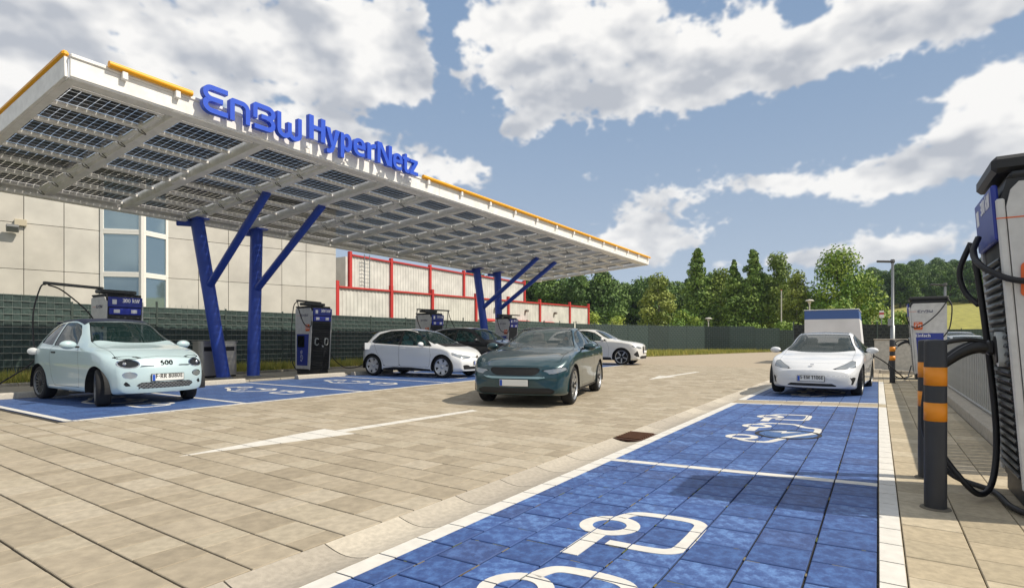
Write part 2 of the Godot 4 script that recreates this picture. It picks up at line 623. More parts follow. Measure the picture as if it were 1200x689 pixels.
func make_ground():
	var grit := noise_tex("grit", 3, 0.014, 8, 0.84, 1.0, 1024)
	var blot := noise_tex("blot", 9, 0.012, 5, 0.66, 1.0, 1024)
	var rough_bump := noise_bump("rough_bump", 4, 0.12, 4, 1.6)
	# land under everything, to the horizon
	var land := MT("land", Color("6f7440"), 0.95, noise_tex("field", 21, 0.02, 6, 0.55, 1.0), 0.05)
	var st := S()
	for i in 24:
		for j in 24:
			var a := Vector2(-1500 + i * 125, -1500 + j * 125)
			quad(st, Vector3(a.x, -0.2, a.y), Vector3(a.x + 125, -0.2, a.y), Vector3(a.x + 125, -0.2, a.y + 125), Vector3(a.x, -0.2, a.y + 125))
	var l := part(self, "ground", st, land)
	l.set_meta("kind", "structure")
	# bed of joint sand under the paving, following its falls
	var bed := MT("joint_sand", Color("2e2b26"), 0.95, grit, 1.5)
	st = S()
	var xs := [-21.6, -10.05, -2.93, -2.83, -2.73, -2.63, -2.53, 0.0, 6.0]
	for i in xs.size() - 1:
		quad(st, G(xs[i], 80, -0.014), G(xs[i + 1], 80, -0.014), G(xs[i + 1], -8, -0.014), G(xs[i], -8, -0.014))
	var o := part(self, "paving_bed", st, bed)
	o.set_meta("kind", "structure")
	# concrete pavers of the driveway
	var tones := ["a99e8a", "a59a86", "aea490", "a79c88", "a09581", "aba08c", "b2a895", "9c917d"]
	var pm := []
	for i in tones.size(): pm.append(MT("paver%d" % i, Color(tones[i]), 0.85, grit, [0.55, 0.4, 0.7, 0.5][i % 4], true, rough_bump, 0.14))
	var jm := MT("pavers_joined", Color.WHITE, 0.85, grit, 0.5, true, rough_bump, 0.14)
	jm.vertex_color_use_as_albedo = true
	var tan_tint := func(): return Color(tones[rng.randi() % tones.size()]).srgb_to_linear()
	var drive := setting("driveway")
	var drive_tiles := rows_random(-10.05, -2.935, 0.164, 27.0, 0.325)
	drive_tiles = drive_tiles.filter(func(t): return t[2] > 0.3 and not (t[2] < 3.0 and t[0] < -10.1))
	lay(drive, drive_tiles, pm, 0.004, 0.013, 300, jm, tan_tint)
	# paved ground left of the bays, seen at the picture's edge
	var apron := setting("apron")
	lay(apron, rows_random(-17.2, -10.06, 0.164, 3.1, 0.325), pm, 0.003, 0.010, 0, jm, tan_tint)
	# the same paving too far off to tell the stones apart
	st = S()
	slab(st, P2([[-10.05, 27.0], [-2.935, 27.0], [-2.935, 80], [-10.05, 80]]), -0.002)
	slab(st, P2([[-21.4, 27.1], [-10.06, 27.1], [-10.06, 80], [-21.4, 80]]), -0.002)
	slab(st, P2([[-2.53, 19.3], [0, 19.3], [0, 80], [-2.53, 80]]), -0.002)
	slab(st, P2([[0.01, 26], [6, 26], [6, 80], [0.01, 80]]), -0.002)
	o = part(self, "paved_yard", st, MT("yard", Color("ac9f8a"), 0.85, grit, 0.5))
	o.set_meta("kind", "structure")
	# gutter of hollow concrete stones
	var gut := setting("gutter")
	var gm := []
	for i in 3: gm.append(MT("gutter%d" % i, Color(["b9b1a2", "aea698", "c3bbab"][i]), 0.8, grit, 1.1, true, rough_bump, 0.16))
	var gs := S()
	var n := 8
	for k in n:
		var u0 := -0.2 + 0.4 * k / n
		var u1 := -0.2 + 0.4 * (k + 1) / n
		var y0 := -0.035 * cos(PI * u0 / 0.4) + 0.0
		var y1 := -0.035 * cos(PI * u1 / 0.4)
		quad(gs, Vector3(u0, y0, -0.32), Vector3(u1, y1, -0.32), Vector3(u1, y1, 0.32), Vector3(u0, y0, 0.32))
		quad(gs, Vector3(u0, y0, 0.32), Vector3(u1, y1, 0.32), Vector3(u1, -0.08, 0.325), Vector3(u0, -0.08, 0.325))
		quad(gs, Vector3(u0, -0.08, -0.325), Vector3(u1, -0.08, -0.325), Vector3(u1, y1, -0.32), Vector3(u0, y0, -0.32))
	for sg in [-1, 1]: quad(gs, Vector3(sg * 0.2, 0, -0.32), Vector3(sg * 0.2, 0, 0.32), Vector3(sg * 0.2, -0.08, 0.32), Vector3(sg * 0.2, -0.08, -0.32))
	var gmesh := done(gs)
	for k in 52:
		var s := 0.65 + k * 0.65
		if absf(s - 7.15) < 0.3: continue
		part(gut, "channel_stone", gmesh, gm[rng.randi() % 3], Vector3(-2.731, -0.0735 + rng.randf_range(-0.001, 0.001), -s))
	# rusty drain cover in the gutter
	var drain := thing("drain_cover", "rusty brown drain cover set in the concrete gutter", "drain", Vector3(-2.731, -0.092, -7.15))
	st = S()
	bx(st, Vector3(0, 0, 0), Vector3(0.38, 0.03, 0.6), 0.006)
	part(drain, "frame", st, MT("rust", Color("4a2f20"), 0.9, grit, 3.0))
	for k in 7: part(drain, "bar", box_mesh(Vector3(0.34, 0.02, 0.03), 0.004), MT("rust2", Color("5e3d28"), 0.9, grit, 3.0), Vector3(0, 0.022, -0.24 + k * 0.08))
	# blue bays on the right
	var bm := []
	var bt := [["304a80", "5479b0"], ["2c457a", "486ca4"], ["334e86", "5d83ba"], ["314b82", "5075ad"], ["2a4275", "44679e"], ["364f84", "6185ba"], ["2e4272", "4d6ca2"]]
	for i in bt.size():
		var bmat := M("blue%d" % i, Color.WHITE, 0.6)
		bmat.albedo_texture = wear_tex(i, Color(bt[i][0]), Color(bt[i][1]))
		bmat.normal_enabled = true
		bmat.normal_texture = rough_bump
		bmat.normal_scale = 0.2
		bm.append(bmat)
	var bj := MT("blue_joined", Color.WHITE, 0.6, blot, 1.4, true, rough_bump, 0.2)
	bj.vertex_color_use_as_albedo = true
	var bcol := ["45669f", "406098", "4b6da7", "43649d"]
	var blue_tint := func(): return Color(bcol[rng.randi() % bcol.size()]).srgb_to_linear()
	var cols := [-2.53, -2.21, -1.895, -1.58, -1.265, -0.95, -0.635, -0.318, -0.002]
	var bay_tiles := columns_bond(cols, 1.38, 12.0, 0.325, 0.1625)
	var bay := setting("blue_parking_bays")
	lay(bay, bay_tiles.duplicate(), bm, 0.012, 0.012, 300, bj, blue_tint)
	# moss and sand caught in the joints of the near bay
	var ms := S()
	for k in 300:
		var tl: Array = bay_tiles[rng.randi() % bay_tiles.size()]
		var along := rng.randf_range(0.02, 0.11)
		ms.set_color(Color(["5a5a2c", "66603a", "54482f", "6d6650", "47502a"][rng.randi() % 5]).srgb_to_linear())
		if k % 2: bx(ms, G(rng.randf_range(tl[0], tl[1] - along), tl[2], -0.006) + Vector3(along * 0.5, 0, 0), Vector3(along, 0.008, 0.010), 0.002)
		else: bx(ms, G(tl[0], rng.randf_range(tl[2], tl[3]), -0.006), Vector3(0.010, 0.008, along), 0.002)
	var mossm := M("joint_moss", Color.WHITE, 0.95)
	mossm.vertex_color_use_as_albedo = true
	part(bay, "joint_moss", ms, mossm).set_meta("kind", "stuff")
	var bay2_tiles := columns_bond(cols, 12.62, 19.2, 0.325, 0.1625)
	var bay2 := setting("blue_parking_bay_beyond")
	lay(bay2, bay2_tiles.duplicate(), bm, 0.010, 0.008, 0, bj, blue_tint)
	var strip := setting("paver_strip_between_bays")
	lay(strip, columns_bond(cols, 12.0, 12.62, 0.31, 0.155), pm, 0.006, 0.006, 60, jm, tan_tint)
	# footway on the right
	var foot := setting("footway")
	var foot_tiles := columns_bond([0.0, 0.125, 0.45, 0.775, 1.1], 1.4, 26.0, 0.325, 0.1625)
	foot_tiles += columns_bond([1.1, 1.425, 1.75, 2.1, 2.45], 1.4, 7.0, 0.325, 0.1625)
	var fm := []
	var ftones := ["b3a68c", "a89c83", "bdb198", "ada188"]
	for i in 4: fm.append(MT("foot%d" % i, Color(ftones[i]), 0.85, grit, [0.9, 1.2, 0.8, 1.0][i], true, rough_bump, 0.14))
	lay(foot, foot_tiles.duplicate(), fm, 0.006, 0.008, 200, jm, func(): return Color(ftones[rng.randi() % 4]).srgb_to_linear())
	# the blue bays under the solar roof
	var lcols := []
	for k in 17: lcols.append(-15.2 + k * 0.322)
	var left_tiles := columns_bond(lcols, 3.2, 27.0, 0.325, 0.1625)
	var lbay := setting("blue_parking_bays_under_roof")
	lay(lbay, left_tiles.duplicate(), bm, 0.005, 0.005, 0, bj, blue_tint)
	# markings
	var wm := MT("road_white", Color("d2d0c9"), 0.7, noise_tex("paint_soil", 19, 0.01, 6, 0.92, 1.0, 1024), 0.7)
	var near_tiles := bay_tiles + bay2_tiles + foot_tiles
	var pics := pictogram()
	o = paint_on(self, "charging_pictogram", moved(pics, Vector2(-1.53, 3.52)), bay_tiles, wm)
	tag(o, "large white painted car and plug symbol on the nearest blue bay", "marking", "painted charging symbols")
	o = paint_on(self, "charging_pictogram", moved(pics, Vector2(-1.48, 9.93)), bay_tiles, wm)
	tag(o, "white car and plug symbol around the manhole in front of white saloon", "marking", "painted charging symbols")
	o = paint_on(self, "charging_pictogram", moved(pics, Vector2(-1.48, 16.5)), bay2_tiles, wm)
	tag(o, "white car and plug symbol mostly hidden under the white saloon", "marking", "painted charging symbols")
	var lines := [
		["long white edge line of the right blue bays along the gutter", rect2(-2.53, -2.385, 1.3, 12.0)],
		["wide white edge line between right blue bays and footway", rect2(0.005, 0.12, 1.3, 12.0)],
		["white cross line dividing the two nearest right blue bays", rect2(-2.38, 0.0, 5.52, 5.63)],
		["white end line of the second right bay before the paver strip", rect2(-2.38, 0.0, 11.88, 12.0)],
		["white edge line left of the white saloon in its bay", rect2(-2.53, -2.385, 12.62, 19.2)],
		["white edge line right of the white saloon in its bay", rect2(0.005, 0.12, 12.62, 19.2)],
		["white front line of the bay of the white saloon", rect2(-2.38, 0.0, 12.62, 12.72)]]
	for a in lines:
		o = paint_on(self, "white_line", [a[1]], near_tiles, wm)
		tag(o, a[0], "marking", "painted white lines")
	var ll := [
		["long white front line of the blue bays under the solar roof", rect2(-10.16, -10.05, 3.2, 27.0)],
		["white side line of the first bay under the roof", rect2(-15.2, -10.05, 3.2, 3.31)]]
	var words := ["first and second", "second and third", "third and fourth", "fourth and fifth", "fifth and sixth", "sixth and seventh", "seventh and eighth"]
	var seps := [6.03, 8.95, 12.1, 15.1, 18.1, 21.2, 24.2]
	for i in 7: ll.append(["white line between the %s bays under the roof" % words[i], rect2(-15.0, -10.16, seps[i] - 0.05, seps[i] + 0.05)])
	for a in ll:
		o = paint_on(self, "white_line", [a[1]], left_tiles, wm)
		tag(o, a[0], "marking", "painted white lines")
	var mids := [4.6, 7.5, 10.5, 13.6, 16.6, 19.6, 22.7]
	var under := ["under the light blue small car", "beside the light blue car, behind the roof columns", "before the charger in the open bay", "under the white hatchback", "under the black sports utility car", "in the bay beyond the black car", "under the roof next to the far columns"]
	for i in 7:
		o = paint_on(self, "charging_pictogram", moved(pics, Vector2(-11.4, mids[i] + 0.55), -PI / 2, 0.95), left_tiles, wm)
		tag(o, "white car and plug symbol " + under[i], "marking", "painted charging symbols")
	# direction arrows
	var arrow := P2([[-6.28, 3.0], [-5.86, 5.05], [-6.08, 5.03], [-5.93, 7.85], [-6.08, 7.9], [-6.26, 5.04], [-6.5, 5.05]])
	o = paint_on(self, "direction_arrow", [arrow], drive_tiles, wm)
	tag(o, "long white painted arrow on the driveway near the dark green car", "marking")
	arrow = P2([[-6.05, 17.0], [-5.75, 18.9], [-5.95, 18.9], [-5.8, 22.0], [-5.98, 22.0], [-6.12, 18.9], [-6.35, 18.9]])
	o = paint_on(self, "direction_arrow", [arrow], drive_tiles, wm)
	tag(o, "smaller far white painted arrow on the driveway left of white saloon", "marking")
	# manhole in the second bay
	var man := thing("manhole_cover", "round manhole cover painted over in the second blue bay", "manhole", G(-1.0, 8.12, 0.004))
	man.basis = tilt(-1.0)
	st = S()
	lathe(st, [Vector2(0.40, -0.01), Vector2(0.40, 0.0), Vector2(0.352, 0.0), Vector2(0.35, -0.008)], 40, Transform3D.IDENTITY, false)
	part(man, "frame", st, M("iron"))
	st = S()
	lathe(st, [Vector2(0.34, -0.008), Vector2(0.338, 0.0), Vector2(0.30, 0.0), Vector2(0.298, -0.006), Vector2(0.285, -0.006), Vector2(0.283, 0.0), Vector2(0.0, 0.0)], 40, Transform3D.IDENTITY, false)
	part(man, "lid", st, MT("lid_blue", Color("4870aa"), 0.6, blot, 1.4))
	var disc := PackedVector2Array()
	for k in 40: disc.append(Vector2(-1.0, 8.12) + Vector2.from_angle(TAU * k / 40) * 0.335)
	st = S()
	for poly in moved(pics, Vector2(-1.48, 9.93)):
		for q in Geometry2D.intersect_polygons(poly, disc):
			if not Geometry2D.is_polygon_clockwise(q): slab(st, q, 0.0075, 0.003)
	var mk := part(self, "symbol_piece", st, wm)
	tag(mk, "pieces of the white symbol painted across the manhole lid", "marking")
	# kerb, gravel and grass beyond the bays under the roof
	var conc := MT("concrete", Color("a8a294"), 0.85, grit, 0.8, true, rough_bump, 0.4)
	var kerb := setting("bay_kerb")
	for k in 24: part(kerb, "kerb_stone", box_mesh(Vector3(0.12, 0.22, 0.992), 0.012), conc, Vector3(-15.28, -0.055, -(3.7 + k)))
	st = S()
	slab(st, rect2(-18.9, -15.35, -3.0, 27.1), -0.001)
	o = part(self, "plinth_paving", st, MT("plinth_paving", Color("958e7e"), 0.9, grit, 0.7, true, rough_bump, 0.5))
	o.set_meta("kind", "structure")
	var kerb2 := setting("grass_kerb")
	for k in 44: part(kerb2, "kerb_stone", box_mesh(Vector3(0.1, 0.2, 0.992), 0.012), conc, Vector3(-18.95, -0.02, -(-2.5 + k)))
	var wstop := S()
	prism(wstop, P2([[-0.11, 0], [0.11, 0], [0.09, 0.09], [0.06, 0.12], [-0.06, 0.12], [-0.09, 0.09]]), -0.9, 0.9)
	var wmesh := done(wstop)
	var wl := ["behind the light blue car", "before the first roof columns", "before the charger in the open bay", "behind the white hatchback", "behind the black car", "in the bay beyond the black car", "before the far roof columns", "behind the white sports utility car"]
	var wpos := [3.9, 8.0, 11.5, 13.7, 16.6, 19.6, 22.7, 25.4]
	for i in 8:
		o = part(self, "wheel_stop", wmesh, MT("wheel_stop", Color("bdb8ad"), 0.85, grit, 1.2), Vector3(-15.0, 0.002, -wpos[i]))
		tag(o, "low concrete wheel stop " + wl[i], "wheel stop", "concrete wheel stops")
	# grass strips
	var soil := MT("verge_soil", Color("8a8246"), 0.95, noise_tex("verge", 31, 0.03, 5, 0.5, 1.0), 0.4)
	st = S()
	slab(st, rect2(-21.6, -19.0, -3.0, 44.0), 0.03, 0.06)
	slab(st, P2([[-19.0, 36.0], [-13.7, 38.4], [-8.4, 62.0], [-6.0, 75.0], [-14, 84], [-21.6, 44.0]]), 0.03, 0.06)
	o = part(self, "grass_verge", st, soil)
	o.set_meta("kind", "structure")
	var mm := MultiMesh.new()
	mm.transform_format = MultiMesh.TRANSFORM_3D
	mm.use_colors = true
	var bs := S()
	for k in 7:
		var a := rng.randf() * TAU
		var q := Vector3(rng.randf_range(-0.09, 0.09), 0, rng.randf_range(-0.09, 0.09))
		var d := Vector3(cos(a), 0, sin(a)) * 0.012
		var tip := q + Vector3(rng.randf_range(-0.1, 0.1), rng.randf_range(0.12, 0.3), rng.randf_range(-0.1, 0.1))
		tri(bs, q - d, tip, q + d)
	mm.mesh = done(bs)
	var spots := []
	var region := P2([[-19.0, 36.0], [-13.7, 38.4], [-8.4, 62.0], [-6.0, 75.0], [-14, 84], [-21.6, 44.0]])
	for k in 16000:
		var p := Vector2(rng.randf_range(-21.6, -6), rng.randf_range(36, 84))
		if Geometry2D.is_point_in_polygon(p, region): spots.append(p)
	for k in 9000: spots.append(Vector2(rng.randf_range(-21.4, -19.02), rng.randf_range(0, 44)))
	mm.instance_count = spots.size()
	for i in spots.size():
		mm.set_instance_transform(i, Transform3D(Basis(Vector3.UP, rng.randf() * TAU).scaled(Vector3.ONE * rng.randf_range(0.6, 1.5)), Vector3(spots[i].x, 0.03, -spots[i].y)))
		var c := Color("7d8a3a").lerp(Color("b5a653"), rng.randf())
		mm.set_instance_color(i, c.srgb_to_linear())
	var gi := MultiMeshInstance3D.new()
	gi.multimesh = mm
	var gmat := M("grass_blade", Color.WHITE, 0.8)
	gmat.vertex_color_use_as_albedo = true
	gmat.backlight_enabled = true
	gmat.backlight = Color(0.15, 0.17, 0.05)
	gi.material_override = gmat
	gi.name = "verge_grass"
	add_child(gi)
	tag(gi, "yellow green grass along the foot of the green fence", "grass")
	gi.set_meta("kind", "stuff")

# ---- fences ----
# a strip woven through the upright wires: its blocks stand in front of and behind the wires in turn
func woven_strip(st: SurfaceTool, len: float, y: float, h: float, flip: float):
	var n := int(len / 0.2)
	var pts := []
	for k in n:
		var z: float = (0.014 if k % 2 else -0.014) * flip
		pts.append(Vector2(len * k / n + (0.02 if k > 0 else -0.012), z))
		pts.append(Vector2(len * (k + 1) / n - (0.02 if k < n - 1 else -0.012), z))
	for i in pts.size() - 1:
		var a: Vector2 = pts[i]
		var b: Vector2 = pts[i + 1]
		quad(st, Vector3(a.x, y, a.y), Vector3(a.x, y + h, a.y), Vector3(b.x, y + h, b.y), Vector3(b.x, y, b.y))

func fence_run(t: Node3D, a: Vector2, b: Vector2, hs: Array, single: int, green: Array, wire: Material, base := 0.0):
	var n := hs.size()
	var d := (b - a) / n
	var len := d.length() - 0.07
	var turn := Basis(Vector3.UP, atan2(d.y, d.x))
	var rod := wire if green.size() == 1 else M("fence_rod", Color("7b8682"), 0.6)
	for i in n:
		var p := a + d * i
		var at := Vector3(p.x, base, -p.y)
		var h: float = hs[i]
		part(t, "post", box_mesh(Vector3(0.06, h + 0.08, 0.06), 0.006), wire, at + Vector3(0, (h + 0.08) * 0.5, 0), turn)
		var pan := Node3D.new()
		pan.name = "fence_panel"
		t.add_child(pan, true)
		pan.transform = Transform3D(turn, at + turn * Vector3(0.035, 0, 0))
		var rows := int(h / 0.195)
		var st := S()
		for k in rows + 1:
			for e in [-0.022, 0.022]: bx(st, Vector3(len * 0.5, 0.03 + k * 0.195, e), Vector3(len, 0.012, 0.007))
		for k in int(len / 0.2) + 1: bx(st, Vector3(k * len / int(len / 0.2), h * 0.5, 0), Vector3(0.006, h, 0.006))
		part(pan, "wire_grid", st, rod)
		if i < single:
			for k in rows:
				var key := "strip%d_%d" % [k % 2, roundi(len * 100)]
				if not texs.has(key):
					var q := S()
					woven_strip(q, len, 0.0, 0.182, 1.0 if k % 2 else -1.0)
					texs[key] = done(q)
				part(pan, "slat", texs[key], green[rng.randi() % green.size()], Vector3(0, 0.038 + k * 0.195, 0))
		else:
			st = S()
			for k in rows: woven_strip(st, len, 0.038 + k * 0.195, 0.182, 1.0 if k % 2 else -1.0)
			part(pan, "slats", st, green[rng.randi() % green.size()]).set_meta("kind", "stuff")
	part(t, "post", box_mesh(Vector3(0.06, hs[-1] + 0.08, 0.06), 0.006), wire, Vector3(b.x, base + hs[-1] * 0.5 + 0.04, -b.y), turn)

func make_fences():
	var gt := noise_tex("strip_tone", 41, 0.02, 4, 0.7, 1.0)
	var green := []
	for i in 3: green.append(MT("strip%d" % i, Color(["3c504d", "354744", "455a56"][i]), 0.5, gt, 0.8))
	var wire := M("fence_wire", Color("3d4a46"), 0.75)
	var f := thing("privacy_fence", "long dark green woven strip fence between solar roof and buildings", "fence")
	fence_run(f, Vector2(-21.5, -0.5), Vector2(-21.5, 42.0), [2.75, 2.75, 2.6, 2.35, 2.5, 2.35, 2.35, 2.35, 2.35, 2.35, 2.4, 2.5, 2.5, 2.6, 2.6, 2.6, 2.65], 11, green, wire)
	var g := thing("privacy_fence", "green woven strip fence across the back behind the grass verge", "fence")
	fence_run(g, Vector2(-21.4, 42.2), Vector2(-19.6, 49.4), [2.7, 2.7, 2.7], 0, green, wire)
	fence_run(g, Vector2(-19.6, 49.4), Vector2(-14.9, 58.5), [2.7, 2.7, 2.7, 2.7], 0, green, wire)
	fence_run(g, Vector2(-14.9, 58.5), Vector2(-4.0, 64.0), [2.65, 2.55, 2.4, 2.3, 2.2], 0, green, wire)
	fence_run(g, Vector2(-4.0, 64.0), Vector2(9.0, 66.0), [2.2, 2.2, 2.2, 2.2, 2.2], 0, green, wire)
	var dk := [MT("dark_strip", Color("1f2524"), 0.6, gt, 0.8)]
	var k := thing("privacy_fence", "near black woven strip fence behind the white saloon and trailer", "fence")
	fence_run(k, Vector2(-4.6, 40.0), Vector2(2.2, 43.5), [2.3, 2.3, 2.3], 0, dk, wire)

# ---- buildings ----
func make_buildings():
	var grain := noise_tex("facade", 51, 0.01, 4, 0.86, 1.0)
	# the cream white building with large panels; local x runs along its wall, z out of it
	var A := Vector2(-31.2, 7.7)
	var d := Vector2(0.285, 0.958).normalized()
	var b := thing("panel_building", "cream white building with large smooth facade panels and a glazed corner bay", "building", Vector3(A.x, 0, -A.y), atan2(d.y, d.x))
	var cream := []
	for i in 3: cream.append(MT("cream%d" % i, Color(["d3cfc6", "cfcbc1", "d6d3ca"][i]), 0.55, grain, 0.12))
	var dark := M("joint_dark", Color("4a4741"), 0.9)
	part(b, "wall", box_mesh(Vector3(19.0, 9.0, 0.3)), dark, Vector3(5.2, 4.5, -0.2))
	part(b, "side_wall", box_mesh(Vector3(0.3, 9.0, 14.0)), cream[0], Vector3(14.56, 4.5, -7.36))
	part(b, "roof_slab", box_mesh(Vector3(19.4, 0.25, 14.6)), M("roof_grey", Color("7a7872"), 0.9), Vector3(5.2, 9.13, -7.2))
	var rows := [0.1, 2.27, 4.27, 6.27, 8.95]
	for xs in [[-4.2, -2.1, -0.7, 0.7, 2.06, 3.36], [6.08, 7.42, 8.82, 10.22, 11.55, 12.9, 14.68]]:
		for i in xs.size() - 1:
			for j in 4:
				part(b, "facade_panel", box_mesh(Vector3(xs[i + 1] - xs[i] - 0.022, rows[j + 1] - rows[j] - 0.022, 0.07), 0.006), cream[rng.randi() % 3], Vector3((xs[i] + xs[i + 1]) * 0.5, (rows[j] + rows[j + 1]) * 0.5, 0.0))
	# glazed bay: two faces that meet in a ridge
	var white := M("frame_white", Color("e4e2dc"), 0.4)
	var gl := glass("window_glass", Color("8fa5b0"), 0.62)
	gl.metallic = 0.65
	var blind := M("blind", Color("d5d8d2"), 0.7)
	var inside := M("room_dark", Color("4d5453"), 0.9)
	var L := Vector3(3.38, 0, 0.04)
	var K := Vector3(4.93, 0, 0.85)
	var R := Vector3(6.06, 0, 0.04)
	for face in [[L, K], [K, R]]:
		var p: Vector3 = face[0]
		var q: Vector3 = face[1]
		var w := p.distance_to(q)
		var bs := Basis(Vector3.UP, -atan2(q.z - p.z, q.x - p.x))
		for j in 4:
			var y0: float = rows[j]
			var y1: float = rows[j + 1]
			var win := Node3D.new()
			win.name = "window"
			b.add_child(win, true)
			win.transform = Transform3D(bs, p + Vector3(0, y0, 0))
			var fr := S()
			bx(fr, Vector3(0.07, (y1 - y0) * 0.5, 0), Vector3(0.14, y1 - y0, 0.12), 0.01)
			bx(fr, Vector3(w - 0.07, (y1 - y0) * 0.5, 0), Vector3(0.14, y1 - y0, 0.12), 0.01)
			bx(fr, Vector3(w * 0.5, 0.06, 0), Vector3(w - 0.282, 0.12, 0.118), 0.01)
			bx(fr, Vector3(w * 0.5, y1 - y0 - 0.06, 0), Vector3(w - 0.282, 0.12, 0.118), 0.01)
			part(win, "frame", fr, white)
			part(win, "pane", box_mesh(Vector3(w - 0.28, y1 - y0 - 0.24, 0.012)), gl, Vector3(w * 0.5, (y1 - y0) * 0.5, 0))
			if j != 2 or face[0] == K:
				var n := 9
				var bl := S()
				for k in n: bx(bl, Vector3(0.2 + (w - 0.4) * (k + 0.5) / n, (y1 - y0) * 0.5, -0.12), Vector3((w - 0.4) / n * 0.82, y1 - y0 - 0.28, 0.004), 0.0, Basis(Vector3.UP, 0.5))
				part(win, "blind", bl, blind)
			part(win, "room_wall", box_mesh(Vector3(w - 0.06, y1 - y0, 0.02)), inside, Vector3(w * 0.5, (y1 - y0) * 0.5, -0.32))
	part(b, "ridge_mullion", box_mesh(Vector3(0.16, 8.9, 0.16), 0.02), white, K + Vector3(0, 4.5, 0.02))
	var fl := thing("floodlight", "small grey floodlight on the cream building wall", "lamp", Vector3(A.x, 0, -A.y) + Basis(Vector3.UP, atan2(d.y, d.x)) * Vector3(0.35, 6.15, 0.12), atan2(d.y, d.x))
	part(fl, "bracket", box_mesh(Vector3(0.4, 0.28, 0.1), 0.01), M("bracket_beige", Color("b9b09a"), 0.7), Vector3(0.25, 0.12, 0))
	part(fl, "housing", box_mesh(Vector3(0.42, 0.3, 0.22), 0.03), M("grey_metal", Color("77797a"), 0.5, 0.4), Vector3(0, -0.18, 0.18), Basis(Vector3.RIGHT, 0.5))
	# the corrugated hall with red posts
	var hall := thing("corrugated_hall", "low white corrugated hall with red posts and red roof edges", "building", Vector3.ZERO)
	var wt := MT("corrugated_white", Color("d9d8d2"), 0.5, grain, 0.15)
	var red := M("red_paint", Color("b8322f"), 0.5)
	var low := [23.4, 28.15, 32.5, 38.1, 43.1, 48.9, 55.5, 60.3]
	for i in low.size() - 1:
		hall_panel(hall, -29.0, low[i], low[i + 1], 0.0, 4.55 + 0.013 * (low[i] - 23.4), 4.55 + 0.013 * (low[i + 1] - 23.4), wt, red)
	for i in low.size():
		part(hall, "post", box_mesh(Vector3(0.24, 5.0 + 0.013 * (low[i] - 23.4), 0.24), 0.01), red, Vector3(-28.95, 2.5 + 0.0065 * (low[i] - 23.4), -low[i]))
	part(hall, "post", box_mesh(Vector3(0.24, 7.4, 0.24), 0.01), red, Vector3(-28.95, 3.7, -22.9))
	var up := [27.0, 31.06, 35.57, 40.2, 45.4, 50.7]
	for i in up.size() - 1:
		hall_panel(hall, -32.0, up[i], up[i + 1], 4.0, 7.3, 7.25, wt, red)
	for s in up: part(hall, "post", box_mesh(Vector3(0.24, 7.6, 0.24), 0.01), red, Vector3(-31.95, 3.8, -s))
	part(hall, "end_wall", box_mesh(Vector3(12.0, 7.2, 0.2)), wt, Vector3(-38.0, 3.6, -50.95))
	part(hall, "end_wall", box_mesh(Vector3(12.0, 7.2, 0.2)), wt, Vector3(-38.0, 3.6, -26.75))
	part(hall, "end_wall", box_mesh(Vector3(6.0, 4.3, 0.2)), wt, Vector3(-32.05, 2.15, -23.1))
	part(hall, "end_wall", box_mesh(Vector3(6.0, 5.0, 0.2)), wt, Vector3(-32.0, 2.5, -60.6))
	part(hall, "upper_roof", box_mesh(Vector3(12.0, 0.15, 24.2)), M("roof_grey"), Vector3(-38.1, 7.05, -38.9))
	part(hall, "lower_roof", box_mesh(Vector3(6.0, 0.12, 37.4)), M("roof_grey"), Vector3(-32.1, 4.4, -42.0), Basis(Vector3.RIGHT, 0.013))
	for s in [39.6, 45.5, 50.5]:
		var aw := S()
		bx(aw, Vector3(0, 0, 0), Vector3(0.7, 0.1, 2.2), 0.01, Basis(Vector3.BACK, -0.3))
		part(hall, "door_awning", aw, red, Vector3(-28.55, 2.95, -s))
		part(hall, "door", box_mesh(Vector3(0.1, 2.6, 1.9), 0.01), M("door_grey", Color("8d8a82"), 0.6), Vector3(-28.85, 1.3, -s))
	for s in [41.0, 46.2, 52.0]:
		part(hall, "wall_lamp", box_mesh(Vector3(0.3, 0.22, 0.3), 0.03), M("lamp_brown", Color("77706a"), 0.6), Vector3(-28.8, 4.05, -s))
	var lad := S()
	for e in [-0.25, 0.25]: bx(lad, Vector3(0, 5.8, e), Vector3(0.05, 3.4, 0.05))
	for k in 12: bx(lad, Vector3(0, 4.3 + k * 0.28, 0), Vector3(0.03, 0.03, 0.5))
	part(hall, "ladder", lad, M("galvanised", Color("8c9092"), 0.4, 0.7), Vector3(-31.6, 0, -28.3))

func hall_panel(t: Node3D, x: float, s0: float, s1: float, y0: float, ya: float, yb: float, m: Material, red: Material):
	var st := S()
	var n := int((s1 - s0) / 0.3)
	for k in n:
		var w := (s1 - s0) / n
		var a := s0 + k * w
		var c := [[a, 0.0], [a + w * 0.45, 0.0], [a + w * 0.55, 0.028], [a + w * 0.9, 0.028], [a + w, 0.0]]
		for i in 4:
			var ta: float = ya + (yb - ya) * (c[i][0] - s0) / (s1 - s0)
			var tb: float = ya + (yb - ya) * (c[i + 1][0] - s0) / (s1 - s0)
			quad(st, Vector3(x + c[i][1], y0, -c[i][0]), Vector3(x + c[i][1], ta, -c[i][0]), Vector3(x + c[i + 1][1], tb, -c[i + 1][0]), Vector3(x + c[i + 1][1], y0, -c[i + 1][0]))
	part(t, "wall_sheet", st, m)
	st = S()
	bar(st, Vector3(x + 0.06, ya + 0.06, -s0 - 0.16), Vector3(x + 0.06, yb + 0.06, -s1 + 0.16), 0.18, 0.12, 0.01)
	part(t, "roof_edge", st, red)

# ---- the solar roof ----
const FX := -11.0
const RX := -18.4
const S0 := 3.55
const BAY := 1.817
const NB := 15

func yb(x: float) -> float:
	return 5.5 + (x - FX) * 0.0743

